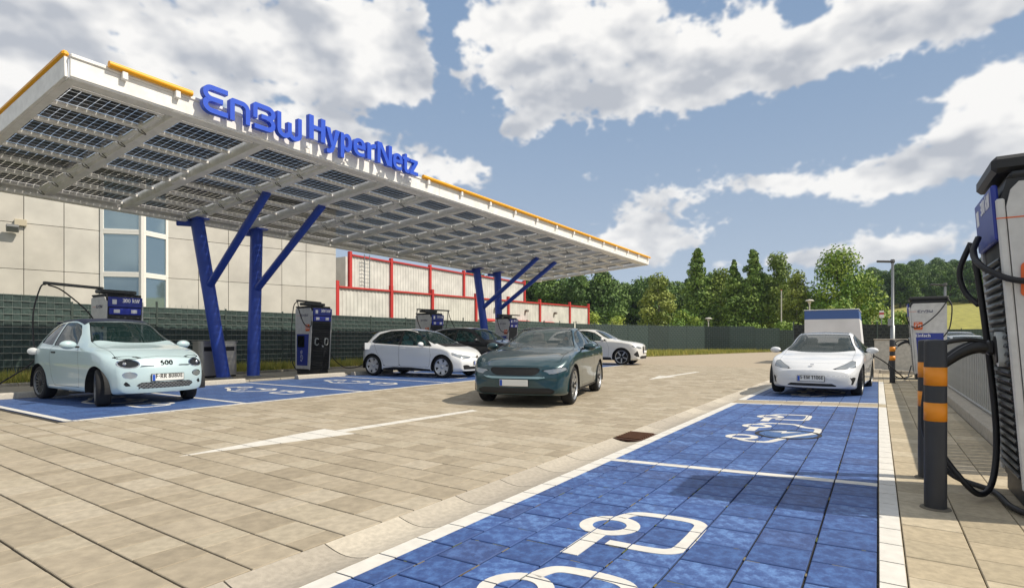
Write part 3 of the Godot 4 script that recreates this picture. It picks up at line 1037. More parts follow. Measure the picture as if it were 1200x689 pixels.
func make_canopy():
	var grain := noise_tex("steel", 61, 0.02, 4, 0.9, 1.0)
	var white := MT("roof_white", Color("f3f2f0"), 0.45, grain, 0.3)
	var blue := MT("column_blue", Color("2a4cb4"), 0.4, grain, 0.4)
	var yellow := M("yellow", Color("e9a50c"), 0.45)
	var tray := M("tray_white", Color("e8e8e6"), 0.35)
	var black := M("cable_black", Color("15161a"), 0.55)
	var zinc := M("galvanised", Color("8c9092"), 0.4, 0.7)
	var t := thing("solar_roof", "long white solar carport roof on blue forked columns over the charging bays", "canopy")
	var th := atan(0.0743)
	var B := Basis(Vector3.BACK, th)
	var up := B * Vector3.UP
	var len := (FX - RX) / cos(th)
	var midx := (FX + RX) * 0.5
	# fascia
	var ns := 6
	for i in ns:
		var a := S0 + BAY * NB * i / ns
		var e := S0 + BAY * NB * (i + 1) / ns
		part(t, "fascia_panel", box_mesh(Vector3(0.05, 0.30, e - a - 0.006), 0.006), white, Vector3(FX, 5.66, -(a + e) * 0.5))
		part(t, "fascia_cap", box_mesh(Vector3(0.14, 0.07, e - a - 0.004), 0.015), white, Vector3(FX - 0.02, 5.845, -(a + e) * 0.5))
		part(t, "soffit_plate", box_mesh(Vector3(0.22, 0.03, e - a - 0.004), 0.004), white, Vector3(FX - 0.14, 5.49, -(a + e) * 0.5), B)
	for s in [S0 - 0.03, S0 + BAY * NB + 0.03]:
		part(t, "side_fascia", box_mesh(Vector3(len - 0.06, 0.34, 0.05), 0.006), white, Vector3(midx, yb(midx), -s) + up * 0.17, B)
		part(t, "side_soffit", box_mesh(Vector3(len - 0.4, 0.03, 0.14), 0.004), white, Vector3(midx, yb(midx), -s - (0.1 if s < 10 else -0.1)) + up * 0.02, B)
		part(t, "side_edge_strip", box_mesh(Vector3(len - 0.05, 0.1, 0.1), 0.03), yellow, Vector3(midx, yb(midx), -s) + up * 0.40, B)
	# beams across
	for i in range(1, NB):
		var s: float = S0 + BAY * i
		part(t, "beam", box_mesh(Vector3(len - 0.5, 0.24, 0.2), 0.012), white, Vector3(midx - 0.05, yb(midx - 0.05), -s) + up * 0.13, B)
		if i % 2:
			var st := S()
			for k in 7:
				var x := -11.95 - k * 0.92
				bx(st, Vector3(x, yb(x), -s + 0.2) + up * 0.07, Vector3(0.55, 0.05, 0.1), 0.008, B)
				bx(st, Vector3(x - 0.36, yb(x - 0.36), -s + 0.19) + up * 0.1, Vector3(0.13, 0.1, 0.12), 0.02, B)
			part(t, "cable_tray", st, tray)
			st = S()
			for k in 7:
				var x := -11.95 - k * 0.92
				var c := Vector3(x - 0.36, yb(x - 0.36), -s + 0.2) + up * 0.03
				var loop := []
				for q in 9: loop.append(c + Vector3(0.06 * sin(q * PI / 8 * 1.7 - 1.3), -0.11 * sin(q * PI / 8), 0.05 * cos(q * PI / 8 * 1.5)))
				tube(st, loop, 0.009, 5)
				bx(st, Vector3(x + 0.22, yb(x + 0.22), -s + 0.2) + up * 0.17, Vector3(0.12, 0.05, 0.08), 0.01, B)
			part(t, "cable_loops", st, black)
	# purlins along and the panels above them
	var cells := S()
	var pl := BAY - 0.24
	for i in 10:
		for j in 5:
			var w := (pl - 0.06) / 10.0
			var h := 0.9 / 5.0
			var ca := Vector3(-0.45 + (j + 0.5) * h, 0, -pl * 0.5 + 0.03 + (i + 0.5) * w)
			var e := Vector2(h * 0.5 - 0.0045, w * 0.5 - 0.0045)
			var f := 0.012
			var o := [Vector3(-e.x + f, 0, -e.y), Vector3(e.x - f, 0, -e.y), Vector3(e.x, 0, -e.y + f), Vector3(e.x, 0, e.y - f), Vector3(e.x - f, 0, e.y), Vector3(-e.x + f, 0, e.y), Vector3(-e.x, 0, e.y - f), Vector3(-e.x, 0, -e.y + f)]
			for k in range(1, 7): tri(cells, ca + o[0], ca + o[k], ca + o[k + 1])
	var cmesh := done(cells)
	var cmat := MT("solar_cell", Color("30333a"), 0.4, noise_tex("cellnoise", 71, 0.02, 3, 0.7, 1.0), 0.7)
	var pane := box_mesh(Vector3(0.908, 0.006, pl + 0.1))
	var gl := glass("panel_glass", Color("c8d2d2"), 0.08)
	gl.metallic_specular = 0.3
	for i in NB:
		var s := S0 + BAY * (i + 0.5)
		for k in 8:
			var x := -11.58 - k * 0.92
			part(t, "purlin", box_mesh(Vector3(0.1, 0.07, BAY - 0.225), 0.008), white, Vector3(x, yb(x), -s) + up * 0.135, B)
			if k == 7: continue
			var xc := x - 0.46
			var p := part(t, "solar_panel", pane, gl, Vector3(xc, yb(xc), -s) + up * 0.205, B)
			part(p, "cells", cmesh, cmat, Vector3(0, -0.005, 0))
		part(t, "front_panel_strip", box_mesh(Vector3(0.24, 0.006, BAY - 0.24)), cmat, Vector3(-11.38, yb(-11.38), -s) + up * 0.1, B)
		part(t, "rear_panel_strip", box_mesh(Vector3(0.24, 0.006, BAY - 0.24)), cmat, Vector3(-18.16, yb(-18.16), -s) + up * 0.2, B)
	# rear edge
	part(t, "rear_beam", box_mesh(Vector3(0.12, 0.34, BAY * NB), 0.012), white, Vector3(RX + 0.06, yb(RX) + 0.14, -(S0 + BAY * NB * 0.5)))
	part(t, "rear_gutter", box_mesh(Vector3(0.2, 0.12, BAY * NB), 0.02), zinc, Vector3(RX - 0.12, yb(RX) + 0.12, -(S0 + BAY * NB * 0.5)))
	part(t, "rear_rail", box_mesh(Vector3(0.1, 0.08, BAY * NB - 0.3), 0.012), white, Vector3(RX + 0.35, yb(RX + 0.35) - 0.045, -(S0 + BAY * NB * 0.5)))
	# yellow tube on brackets along the front
	for seg in [[4.07, 5.44], [11.86, S0 + BAY * NB]]:
		var st := S()
		tube(st, [Vector3(FX + 0.09, 5.9, -seg[0]), Vector3(FX + 0.09, 5.9, -seg[1])], 0.055, 12)
		part(t, "yellow_tube", st, yellow)
		var n := maxi(2, int((seg[1] - seg[0]) / 1.4))
		for k in n: part(t, "tube_bracket", box_mesh(Vector3(0.12, 0.14, 0.09), 0.01), white, Vector3(FX + 0.06, 5.79, -(seg[0] + 0.24 + (seg[1] - seg[0] - 0.5) * k / (n - 1))))
	# lamps under the beams
	for i in [2, 5, 9, 13]:
		var s: float = S0 + BAY * i
		part(t, "ceiling_lamp", box_mesh(Vector3(0.5, 0.06, 0.16), 0.015), white, Vector3(-14.6, yb(-14.6) - 0.05, -s + 0.25), B)
	# forked columns
	for c in [[9.65, 9.05, 3], [10.65, 11.05, 4], [24.05, 23.55, 11], [25.1, 25.5, 12]]:
		var base := Vector3(-17.4, -0.02, -c[0])
		var head := Vector3(-17.85, yb(-17.85) - 0.01, -c[1])
		var st := S()
		tube(st, [base, head], 0.2, 20)
		var col := part(t, "column", st, blue)
		st = S()
		lathe(st, [Vector2(0.27, 0.0), Vector2(0.27, 0.025), Vector2(0.2, 0.03)], 20, Transform3D(Basis.IDENTITY, base + Vector3(0, 0.02, 0)))
		part(col, "base_plate", st, zinc)
		st = S()
		bx(st, head + Vector3(-0.02, -0.02, 0), Vector3(0.75, 0.04, 0.42), 0.005, B)
		bar(st, head + Vector3(-0.1, -0.14, 0.1), head + Vector3(-0.35, -0.14, 0.45), 0.1, 0.16, 0.02)
		part(col, "head_plate", st, blue)
		st = S()
		var fs: float = S0 + BAY * c[2]
		tube(st, [base.lerp(head, 0.575), Vector3(-14.05, yb(-14.05) - 0.01, -fs)], 0.115, 16)
		part(t, "strut", st, blue)

# ---- lettering on the roof edge ----
func make_sign():
	var blue := M("sign_blue", Color("2250c8"), 0.4)
	var t := thing("sign_lettering", "large blue three dimensional letters on the front edge of the solar roof", "sign")
	var X := -10.87
	# strokes of the four logo letters in a square of height 1
	var arc := func(cx: float, cy: float, rx: float, ry: float, a0: float, a1: float) -> Array:
		var o := []
		for k in 11: o.append([cx + rx * cos(lerpf(a0, a1, k / 10.0)), cy + ry * sin(lerpf(a0, a1, k / 10.0))])
		return o
	var glyphs := [
		[5.56, 6.05, [[[1.0, 0.91]] + arc.call(0.36, 0.71, 0.26, 0.2, PI * 0.5, PI * 1.5) + [[0.8, 0.51]], [[0.4, 0.5]] + arc.call(0.36, 0.295, 0.26, 0.205, PI * 0.5, PI * 1.5) + [[1.0, 0.09]]]],
		[6.09, 6.52, [[[0.12, 0.0], [0.12, 0.73], [0.6, 0.73]] + arc.call(0.6, 0.5, 0.28, 0.23, PI * 0.5, 0.0) + [[0.88, 0.0]]]],
		[6.58, 7.09, [[[0.1, 0.4], [0.1, 0.91], [0.66, 0.91]] + arc.call(0.66, 0.72, 0.24, 0.19, PI * 0.5, -PI * 0.5) + [[0.36, 0.53]], [[0.6, 0.515]] + arc.call(0.66, 0.3, 0.24, 0.21, PI * 0.5, -PI * 0.5) + [[0.06, 0.09]]]],
		[7.13, 7.74, [[[0.08, 0.98]] + arc.call(0.29, 0.3, 0.21, 0.21, PI, TAU) + [[0.5, 0.68]], arc.call(0.71, 0.3, 0.21, 0.21, PI, TAU) + [[0.92, 0.98]]]]]
	var xf := Transform3D(Basis(Vector3(0, 0, -1), Vector3.UP, Vector3(1, 0, 0)), Vector3(X, 5.6, 0))
	for g in glyphs:
		var st := S()
		var w: float = g[1] - g[0]
		for q in g[2]:
			var p := PackedVector2Array()
			for v in q: p.append(Vector2(g[0] + v[0] * w, v[1] * 0.54))
			for poly in Geometry2D.offset_polyline(p, 0.047, Geometry2D.JOIN_ROUND, Geometry2D.END_BUTT):
				prism(st, poly, 0.0 if q == g[2][0] else 0.002, 0.12 if q == g[2][0] else 0.118, xf)
		part(t, "letter", st, blue)
	for g in [["H", 7.93, 8.37], ["y", 8.39, 8.79], ["p", 8.81, 9.15], ["e", 9.2, 9.58], ["r", 9.64, 9.93], ["N", 9.98, 10.49], ["e", 10.53, 10.88], ["t", 10.9, 11.15], ["z", 11.17, 11.49]]:
		var tm := letters(g[0], 0.54, 0.12)
		var bb := tm.get_aabb()
		var k: float = (g[2] - g[1]) / bb.size.x
		var o := part(t, "letter", tm, blue, Vector3(X + 0.06, 5.6, -g[1]), xf.basis)
		o.basis = xf.basis * Basis.from_scale(Vector3(k, 1, 1))
		o.position -= o.basis * Vector3(bb.position.x, 0, 0)
	var st2 := S()
	for k in 6: bx(st2, Vector3(X - 0.03, 5.62, -(5.8 + k * 1.1)), Vector3(0.06, 0.05, 0.06))
	part(t, "mounting_studs", st2, M("tray_white"))

# ---- chargers ----
# local axes: the front looks along +x, the branded sides look along z; the foot stands at y = 0
func charger_front(y: float) -> float:
	return 0.36 + 0.15 * (y - 0.12) / 2.1

func text_on(parent: Node3D, called: String, text: String, h: float, m: Material, at: Vector3, b: Basis, bold := true, width := 0.0):
	var tm := letters(text, h, 0.003, bold)
	var bb := tm.get_aabb()
	var k := 1.0 if width <= 0.0 else width / bb.size.x
	var bs := b * Basis.from_scale(Vector3(k, 1, 1))
	part(parent, called, tm, m, at - bs * Vector3(bb.position.x, 0, 0), bs)

# the logo letters as thin strokes
func logo(parent: Node3D, h: float, m: Material, at: Vector3, b: Basis):
	var st := S()
	var xf := Transform3D(b, at)
	var x := 0.0
	for g in [[[[1.0, 0.9], [0.3, 0.9], [0.1, 0.74], [0.3, 0.51], [0.78, 0.5]], [[0.3, 0.49], [0.1, 0.26], [0.3, 0.1], [1.0, 0.1]]], [[[0.12, 0.0], [0.12, 0.74], [0.6, 0.74], [0.88, 0.55], [0.88, 0.0]]],
			[[[0.1, 0.42], [0.1, 0.9], [0.7, 0.9], [0.9, 0.72], [0.7, 0.53], [0.34, 0.53]], [[0.7, 0.52], [0.9, 0.3], [0.7, 0.1], [0.1, 0.1]]], [[[0.1, 0.98], [0.1, 0.25], [0.3, 0.1], [0.5, 0.28], [0.5, 0.66]], [[0.5, 0.28], [0.7, 0.1], [0.9, 0.25], [0.9, 0.98]]]]:
		for q in g:
			var p := PackedVector2Array()
			for v in q: p.append(Vector2(x + v[0] * h, v[1] * h))
			for poly in Geometry2D.offset_polyline(p, h * 0.085, Geometry2D.JOIN_ROUND, Geometry2D.END_BUTT): prism(st, poly, 0.0, 0.003, xf)
		x += h * 1.15
	part(parent, "logo", st, m)

func make_charger(label: String, at: Vector3, turn: float, screens: bool) -> Node3D:
	var t := thing("charging_station", label, "charger", at, turn, "rapid charging stations")
	var shell := MT("charger_white", Color("cfcfcd"), 0.4, noise_tex("steel", 61, 0.02, 4, 0.9, 1.0), 0.5, false)
	var dk := M("charger_dark", Color("26282b"), 0.55)
	var navy := M("charger_blue", Color("27378f"), 0.4)
	var org := M("charger_orange", Color("d8642a"), 0.5)
	var wht := M("print_white", Color("e6e6e6"), 0.5)
	var ink := M("print_navy", Color("1c2250"), 0.5)
	part(t, "plinth", box_mesh(Vector3(0.72, 0.16, 0.8), 0.015), dk, Vector3(-0.04, 0.08, 0))
	var st := S()
	prism(st, P2([[-0.42, 0.14], [charger_front(0.14) - 0.03, 0.14], [charger_front(2.2) - 0.03, 2.2], [0.44, 2.36], [-0.42, 2.36]]), -0.40, 0.40)
	part(t, "cabinet", st, dk)
	for sg in [-1.0, 1.0]:
		st = S()
		var o := [[-0.44, 0.18], [charger_front(0.18) - 0.06, 0.18], [charger_front(2.16) - 0.06, 2.16], [charger_front(2.25) - 0.09, 2.28], [0.38, 2.33], [-0.40, 2.33], [-0.44, 2.29]]
		prism(st, P2(o), 0.40, 0.43, Transform3D(Basis.from_scale(Vector3(1, 1, sg)), Vector3.ZERO))
		var side := part(t, "side_panel", st, shell)
		var z: float = 0.4305 * sg
		var face := Basis.IDENTITY if sg > 0 else Basis(Vector3.UP, PI)
		var X := func(x: float) -> float: return x * sg
		st = S()
		prism(st, P2([[-0.36, 0.3], [charger_front(0.3) - 0.13, 0.3], [charger_front(1.42) - 0.13, 1.42], [-0.36, 1.42]]), 0.43, 0.434, Transform3D(Basis.from_scale(Vector3(1, 1, sg)), Vector3.ZERO))
		part(side, "blue_field", st, navy)
		st = S()
		prism(st, round_rect(0.15, 1.52, 0.37, 1.76, 0.03), 0.434, 0.44, Transform3D(Basis.from_scale(Vector3(1, 1, sg)), Vector3.ZERO))
		part(side, "orange_sign", st, org)
		# each line starts at the edge that is on the left for who looks at this side
		var left := func(x0: float, x1: float) -> float: return x0 if sg > 0 else x1
		logo(side, 0.085, ink, Vector3(left.call(-0.12, 0.28), 2.04, z + 0.001 * sg), face)
		part(side, "logo_line", box_mesh(Vector3(0.2, 0.008, 0.003)), org, Vector3(-0.26 if sg > 0 else 0.4, 2.08, z + 0.001 * sg))
		text_on(side, "sign_text", "EnBW", 0.028, wht, Vector3(left.call(0.18, 0.34), 1.70, z + 0.012 * sg), face, true, 0.1)
		text_on(side, "sign_text", "C/S", 0.09, wht, Vector3(left.call(0.175, 0.345), 1.56, z + 0.012 * sg), face, true, 0.17)
		if screens:
			st = S()
			prism(st, round_rect(-0.3, 0.95, 0.08, 1.36, 0.02), 0.434, 0.45, Transform3D(Basis.from_scale(Vector3(1, 1, sg)), Vector3.ZERO))
			part(side, "screen", st, M("screen_black", Color("0c0d10"), 0.15))
			var pic := S()
			for poly in moved(pictogram(), Vector2(-0.12, 0.78), 0.0, 0.13): prism(pic, poly, 0.4341, 0.436, Transform3D(Basis.from_scale(Vector3(1, 1, sg)), Vector3.ZERO))
			part(side, "plug_symbol", pic, wht)
		else:
			text_on(side, "side_text", "Einfach", 0.085, wht, Vector3(left.call(-0.06, 0.32), 1.27, z + 0.005 * sg), face, true, 0.36)
	# white rim around the front
	for sg in [-1.0, 1.0]:
		st = S()
		bar(st, Vector3(charger_front(0.16) - 0.03, 0.16, 0.415 * sg), Vector3(charger_front(2.22) - 0.03, 2.22, 0.415 * sg), 0.035, 0.05, 0.01)
		part(t, "front_rim", st, shell)
	part(t, "top_cap", box_mesh(Vector3(0.9, 0.05, 0.84), 0.02), dk, Vector3(-0.02, 2.385, 0))
	var lean := Basis(Vector3.BACK, -atan(0.15 / 2.1))
	st = S()
	for k in 26:
		var y := 0.24 + k * 0.062
		bx(st, Vector3(charger_front(y) - 0.02, y, 0), Vector3(0.05, 0.03, 0.76), 0.006, lean * Basis(Vector3.BACK, 0.5))
	part(t, "vent_slats", st, M("slat_grey", Color("2f3235"), 0.35, 0.3))
	if screens:
		part(t, "header", box_mesh(Vector3(0.05, 0.26, 0.79), 0.012), navy, Vector3(charger_front(2.2), 2.2, 0), lean)
		part(t, "header_screen", box_mesh(Vector3(0.04, 0.17, 0.74), 0.01), M("header_screen", Color("303fa6"), 0.2), Vector3(charger_front(1.96) + 0.0, 1.96, 0), lean)
	else:
		part(t, "header", box_mesh(Vector3(0.04, 0.4, 0.79), 0.012), navy, Vector3(charger_front(2.12) - 0.008, 2.13, 0), lean)
	var fb := lean * Basis(Vector3.UP, PI / 2)
	text_on(t, "header_text", "300 kW", 0.1, wht, Vector3(charger_front(2.2) + (0.024 if screens else 0.011), 2.155, 0.08), fb, true, 0.4)
	part(t, "header_icon", box_mesh(Vector3(0.006, 0.12, 0.1), 0.002), wht, Vector3(charger_front(2.2) + (0.026 if screens else 0.012), 2.2, 0.26), lean)
	for z in [-0.2, 0.2]:
		if screens: part(t, "screen_icon", box_mesh(Vector3(0.006, 0.09, 0.14), 0.002), wht, Vector3(charger_front(1.96) + 0.02, 1.96, z), lean)
		st = S()
		prism(st, round_rect(-0.07, -0.13, 0.07, 0.13, 0.065), -0.02, 0.035, Transform3D(fb, Vector3(charger_front(1.15), 1.15, z)))
		part(t, "socket_frame", st, M("socket_rim", Color("bfc4c3"), 0.4))
		st = S()
		prism(st, round_rect(-0.05, -0.1, 0.05, 0.1, 0.045), 0.03, 0.045, Transform3D(fb, Vector3(charger_front(1.15), 1.15, z)))
		part(t, "socket", st, M("socket_black", Color("0f1012"), 0.5))
	# cable arm on the roof
	if not screens: return t
	st = S()
	bx(st, Vector3(-0.05, 2.49, 0), Vector3(0.34, 0.1, 0.86), 0.02)
	bx(st, Vector3(-0.05, 2.43, 0), Vector3(0.14, 0.08, 0.2), 0.0)
	part(t, "arm_box", st, M("arm_grey", Color("3c3e3f"), 0.5))
	return t

func cable(parent: Node, called: String, pts: Array, r := 0.017, per := 7) -> MeshInstance3D:
	var st := S()
	tube(st, curve(pts, per), r, 8)
	return part(parent, called, st, M("cable_black"))

# a plug: thick grip with a hand loop, pushed into a socket at local p, pointing outwards along +x
func plug(t: Node3D, p: Vector3):
	var st := S()
	tube(st, curve([p, p + Vector3(0.1, 0.0, 0), p + Vector3(0.2, -0.05, 0), p + Vector3(0.3, -0.14, 0)], 5), [0.042, 0.043, 0.045, 0.046, 0.046, 0.045, 0.044, 0.042, 0.041, 0.039, 0.037, 0.035, 0.033, 0.031, 0.029, 0.028], 12)
	bx(st, p + Vector3(0.02, 0, 0), Vector3(0.06, 0.11, 0.1), 0.02)
	tube(st, curve([p + Vector3(0.05, 0.045, 0), p + Vector3(0.16, 0.06, 0), p + Vector3(0.29, 0.03, 0), p + Vector3(0.36, -0.05, 0), p + Vector3(0.31, -0.14, 0)], 5), 0.016, 8)
	var o := part(t, "plug", st, M("plug_black", Color("131416"), 0.45))
	st = S()
	tube(st, [p + Vector3(0.3, -0.14, 0), p + Vector3(0.335, -0.19, 0)], 0.03, 12)
	part(o, "grey_collar", st, M("collar_grey", Color("b4b6b5"), 0.5))

func make_chargers():
	var labs := ["charging station with long cable arm behind the light blue car", "charging station with black screen standing free before the fence", "charging station behind the white hatchback and black car", "charging station next to the far roof columns"]
	var ss := [6.55, 12.75, 18.95, 25.2]
	for i in 4:
		var t := make_charger(labs[i], Vector3(-17.05, 0, -ss[i]), 0.0, true)
		var dk := M("arm_grey")
		var st := S()
		if i == 0:
			bar(st, Vector3(-0.05, 2.57, 0.3), Vector3(-0.1, 2.62, 1.55), 0.09, 0.07, 0.015)
			part(t, "cable_arm", st, dk)
			cable(t, "cable", [Vector3(-0.1, 2.58, 1.5), Vector3(-0.1, 2.5, 1.6), Vector3(-0.05, 1.9, 1.75), Vector3(0.3, 1.2, 1.85), Vector3(0.9, 0.75, 2.0), Vector3(1.1, 0.3, 2.6), Vector3(1.3, 0.05, 3.0), Vector3(1.6, 0.12, 3.1), Vector3(1.65, 0.6, 3.02), Vector3(1.7, 0.96, 2.9), Vector3(1.85, 0.97, 2.82)])
			cable(t, "cable", [Vector3(-0.1, 2.57, 1.45), Vector3(0.0, 2.45, 1.2), Vector3(0.1, 2.0, 0.75), Vector3(0.2, 1.6, 0.5), Vector3(0.47, 1.3, 0.25)])
		elif i == 1:
			bar(st, Vector3(-0.1, 2.57, -0.4), Vector3(-0.1, 2.6, 0.62), 0.1, 0.06, 0.015)
			part(t, "cable_arm", st, dk)
			cable(t, "cable", [Vector3(-0.1, 2.56, 0.6), Vector3(-0.1, 2.35, 0.75), Vector3(0.0, 1.4, 0.9), Vector3(0.1, 0.5, 0.95), Vector3(0.3, 0.1, 0.8), Vector3(0.6, 0.03, 0.5), Vector3(0.8, 0.2, 0.2), Vector3(0.84, 0.7, 0.2), Vector3(0.8, 0.97, 0.2)])
			cable(t, "cable", [Vector3(-0.1, 2.55, 0.58), Vector3(0.05, 2.2, 0.62), Vector3(0.25, 1.75, 0.55), Vector3(0.45, 1.7, 0.44), Vector3(0.45, 2.05, 0.42)])
			cable(t, "cable", [Vector3(0.2, 0.95, -0.47), Vector3(0.25, 0.5, -0.7), Vector3(0.4, 0.15, -1.2), Vector3(0.7, 0.3, -1.75), Vector3(1.2, 0.8, -1.95), Vector3(1.6, 0.95, -1.95)])
			plug(t, Vector3(charger_front(1.15) + 0.04, 1.15, 0.2))
		else:
			bar(st, Vector3(-0.1, 2.57, 0.7), Vector3(-0.1, 2.6, -1.5), 0.1, 0.06, 0.015)
			part(t, "cable_arm", st, dk)
			cable(t, "cable", [Vector3(-0.1, 2.56, 0.68), Vector3(-0.05, 2.2, 0.75), Vector3(0.1, 1.7, 0.65), Vector3(0.4, 1.6, 0.45), Vector3(0.5, 1.95, 0.42)])
			if i == 2:
				cable(t, "cable", [Vector3(-0.1, 2.58, -1.46), Vector3(0.0, 2.2, -1.5), Vector3(0.3, 1.6, -1.7), Vector3(0.9, 1.2, -2.2), Vector3(1.3, 1.0, -2.4)])
				cable(t, "cable", [Vector3(-0.1, 2.57, -1.42), Vector3(0.1, 1.9, -1.1), Vector3(0.3, 1.6, -0.6), Vector3(0.5, 1.9, -0.42)])
	# the near charger at the right edge, its front to the bays
	var n := make_charger("nearest charging station with two black plugs at right edge", Vector3(1.2, 0, -5.62), PI, false)
	for z in [-0.13, 0.2]: plug(n, Vector3(charger_front(1.15) + 0.04, 1.16, z))
	cable(n, "cable", [Vector3(0.8, 0.98, 0.2), Vector3(0.86, 0.84, 0.2), Vector3(0.87, 0.42, 0.24), Vector3(0.7, 0.1, 0.3), Vector3(0.45, 0.03, 0.1), Vector3(0.4, 0.03, -0.4), Vector3(0.2, 0.03, -0.8)], 0.022)
	cable(n, "cable", [Vector3(0.8, 0.98, -0.13), Vector3(0.87, 0.84, -0.15), Vector3(0.84, 0.45, -0.2), Vector3(0.64, 0.12, -0.24), Vector3(0.52, 0.05, -0.1), Vector3(0.44, 0.2, 0.08), Vector3(0.43, 0.6, 0.12), Vector3(0.5, 1.4, 0.12), Vector3(0.57, 1.98, 0.12)], 0.022)
	cable(n, "cable", [Vector3(0.56, 2.0, -0.1), Vector3(0.6, 1.86, -0.2), Vector3(0.54, 1.72, -0.4), Vector3(0.34, 1.62, -0.5), Vector3(-0.1, 1.66, -0.52), Vector3(-0.4, 2.0, -0.5), Vector3(-0.2, 2.45, -0.4)], 0.022)
	cable(n, "cable", [Vector3(0.56, 2.02, 0.3), Vector3(0.63, 1.8, 0.32), Vector3(0.6, 1.62, 0.3), Vector3(0.52, 1.5, 0.22)], 0.022)
	var st2 := S()
	bx(st2, Vector3(0.03, 2.478, 0.0), Vector3(0.98, 0.12, 0.78), 0.03)
	part(n, "cable_arm", st2, M("arm_black", Color("1d1e20"), 0.5))
	var f := make_charger("far right charging station behind the bollards by the railing", Vector3(1.28, 0, -21.5), PI, false)
	st2 = S()
	bx(st2, Vector3(0.0, 2.478, 0), Vector3(0.98, 0.12, 0.8), 0.03)
	part(f, "cable_arm", st2, M("arm_black"))
	cable(f, "cable", [Vector3(-0.48, 2.45, -0.4), Vector3(-0.2, 2.0, -0.6), Vector3(0.2, 1.62, -0.55), Vector3(0.45, 1.65, -0.4), Vector3(0.56, 2.0, -0.2)])
	cable(f, "cable", [Vector3(-0.46, 2.45, -0.42), Vector3(-0.55, 2.2, -0.5), Vector3(-0.5, 1.6, -0.52), Vector3(-0.35, 1.3, -0.5)])
	plug(f, Vector3(charger_front(1.15) + 0.04, 1.15, -0.2))
	cable(f, "cable", [Vector3(0.8, 0.98, -0.2), Vector3(0.95, 0.7, -0.2), Vector3(1.0, 0.3, -0.4), Vector3(0.75, 0.03, -0.5), Vector3(0.4, 0.1, -0.3)])
	cable(self, "charging_cable", [Vector3(0.85, 0.4, -21.2), Vector3(0.7, 0.05, -20.2), Vector3(0.5, 0.25, -18.9), Vector3(0.15, 0.6, -18.4), Vector3(-0.2, 0.85, -18.1)])
	tag(get_node("charging_cable"), "black charging cable running from far right charger to white saloon", "cable")

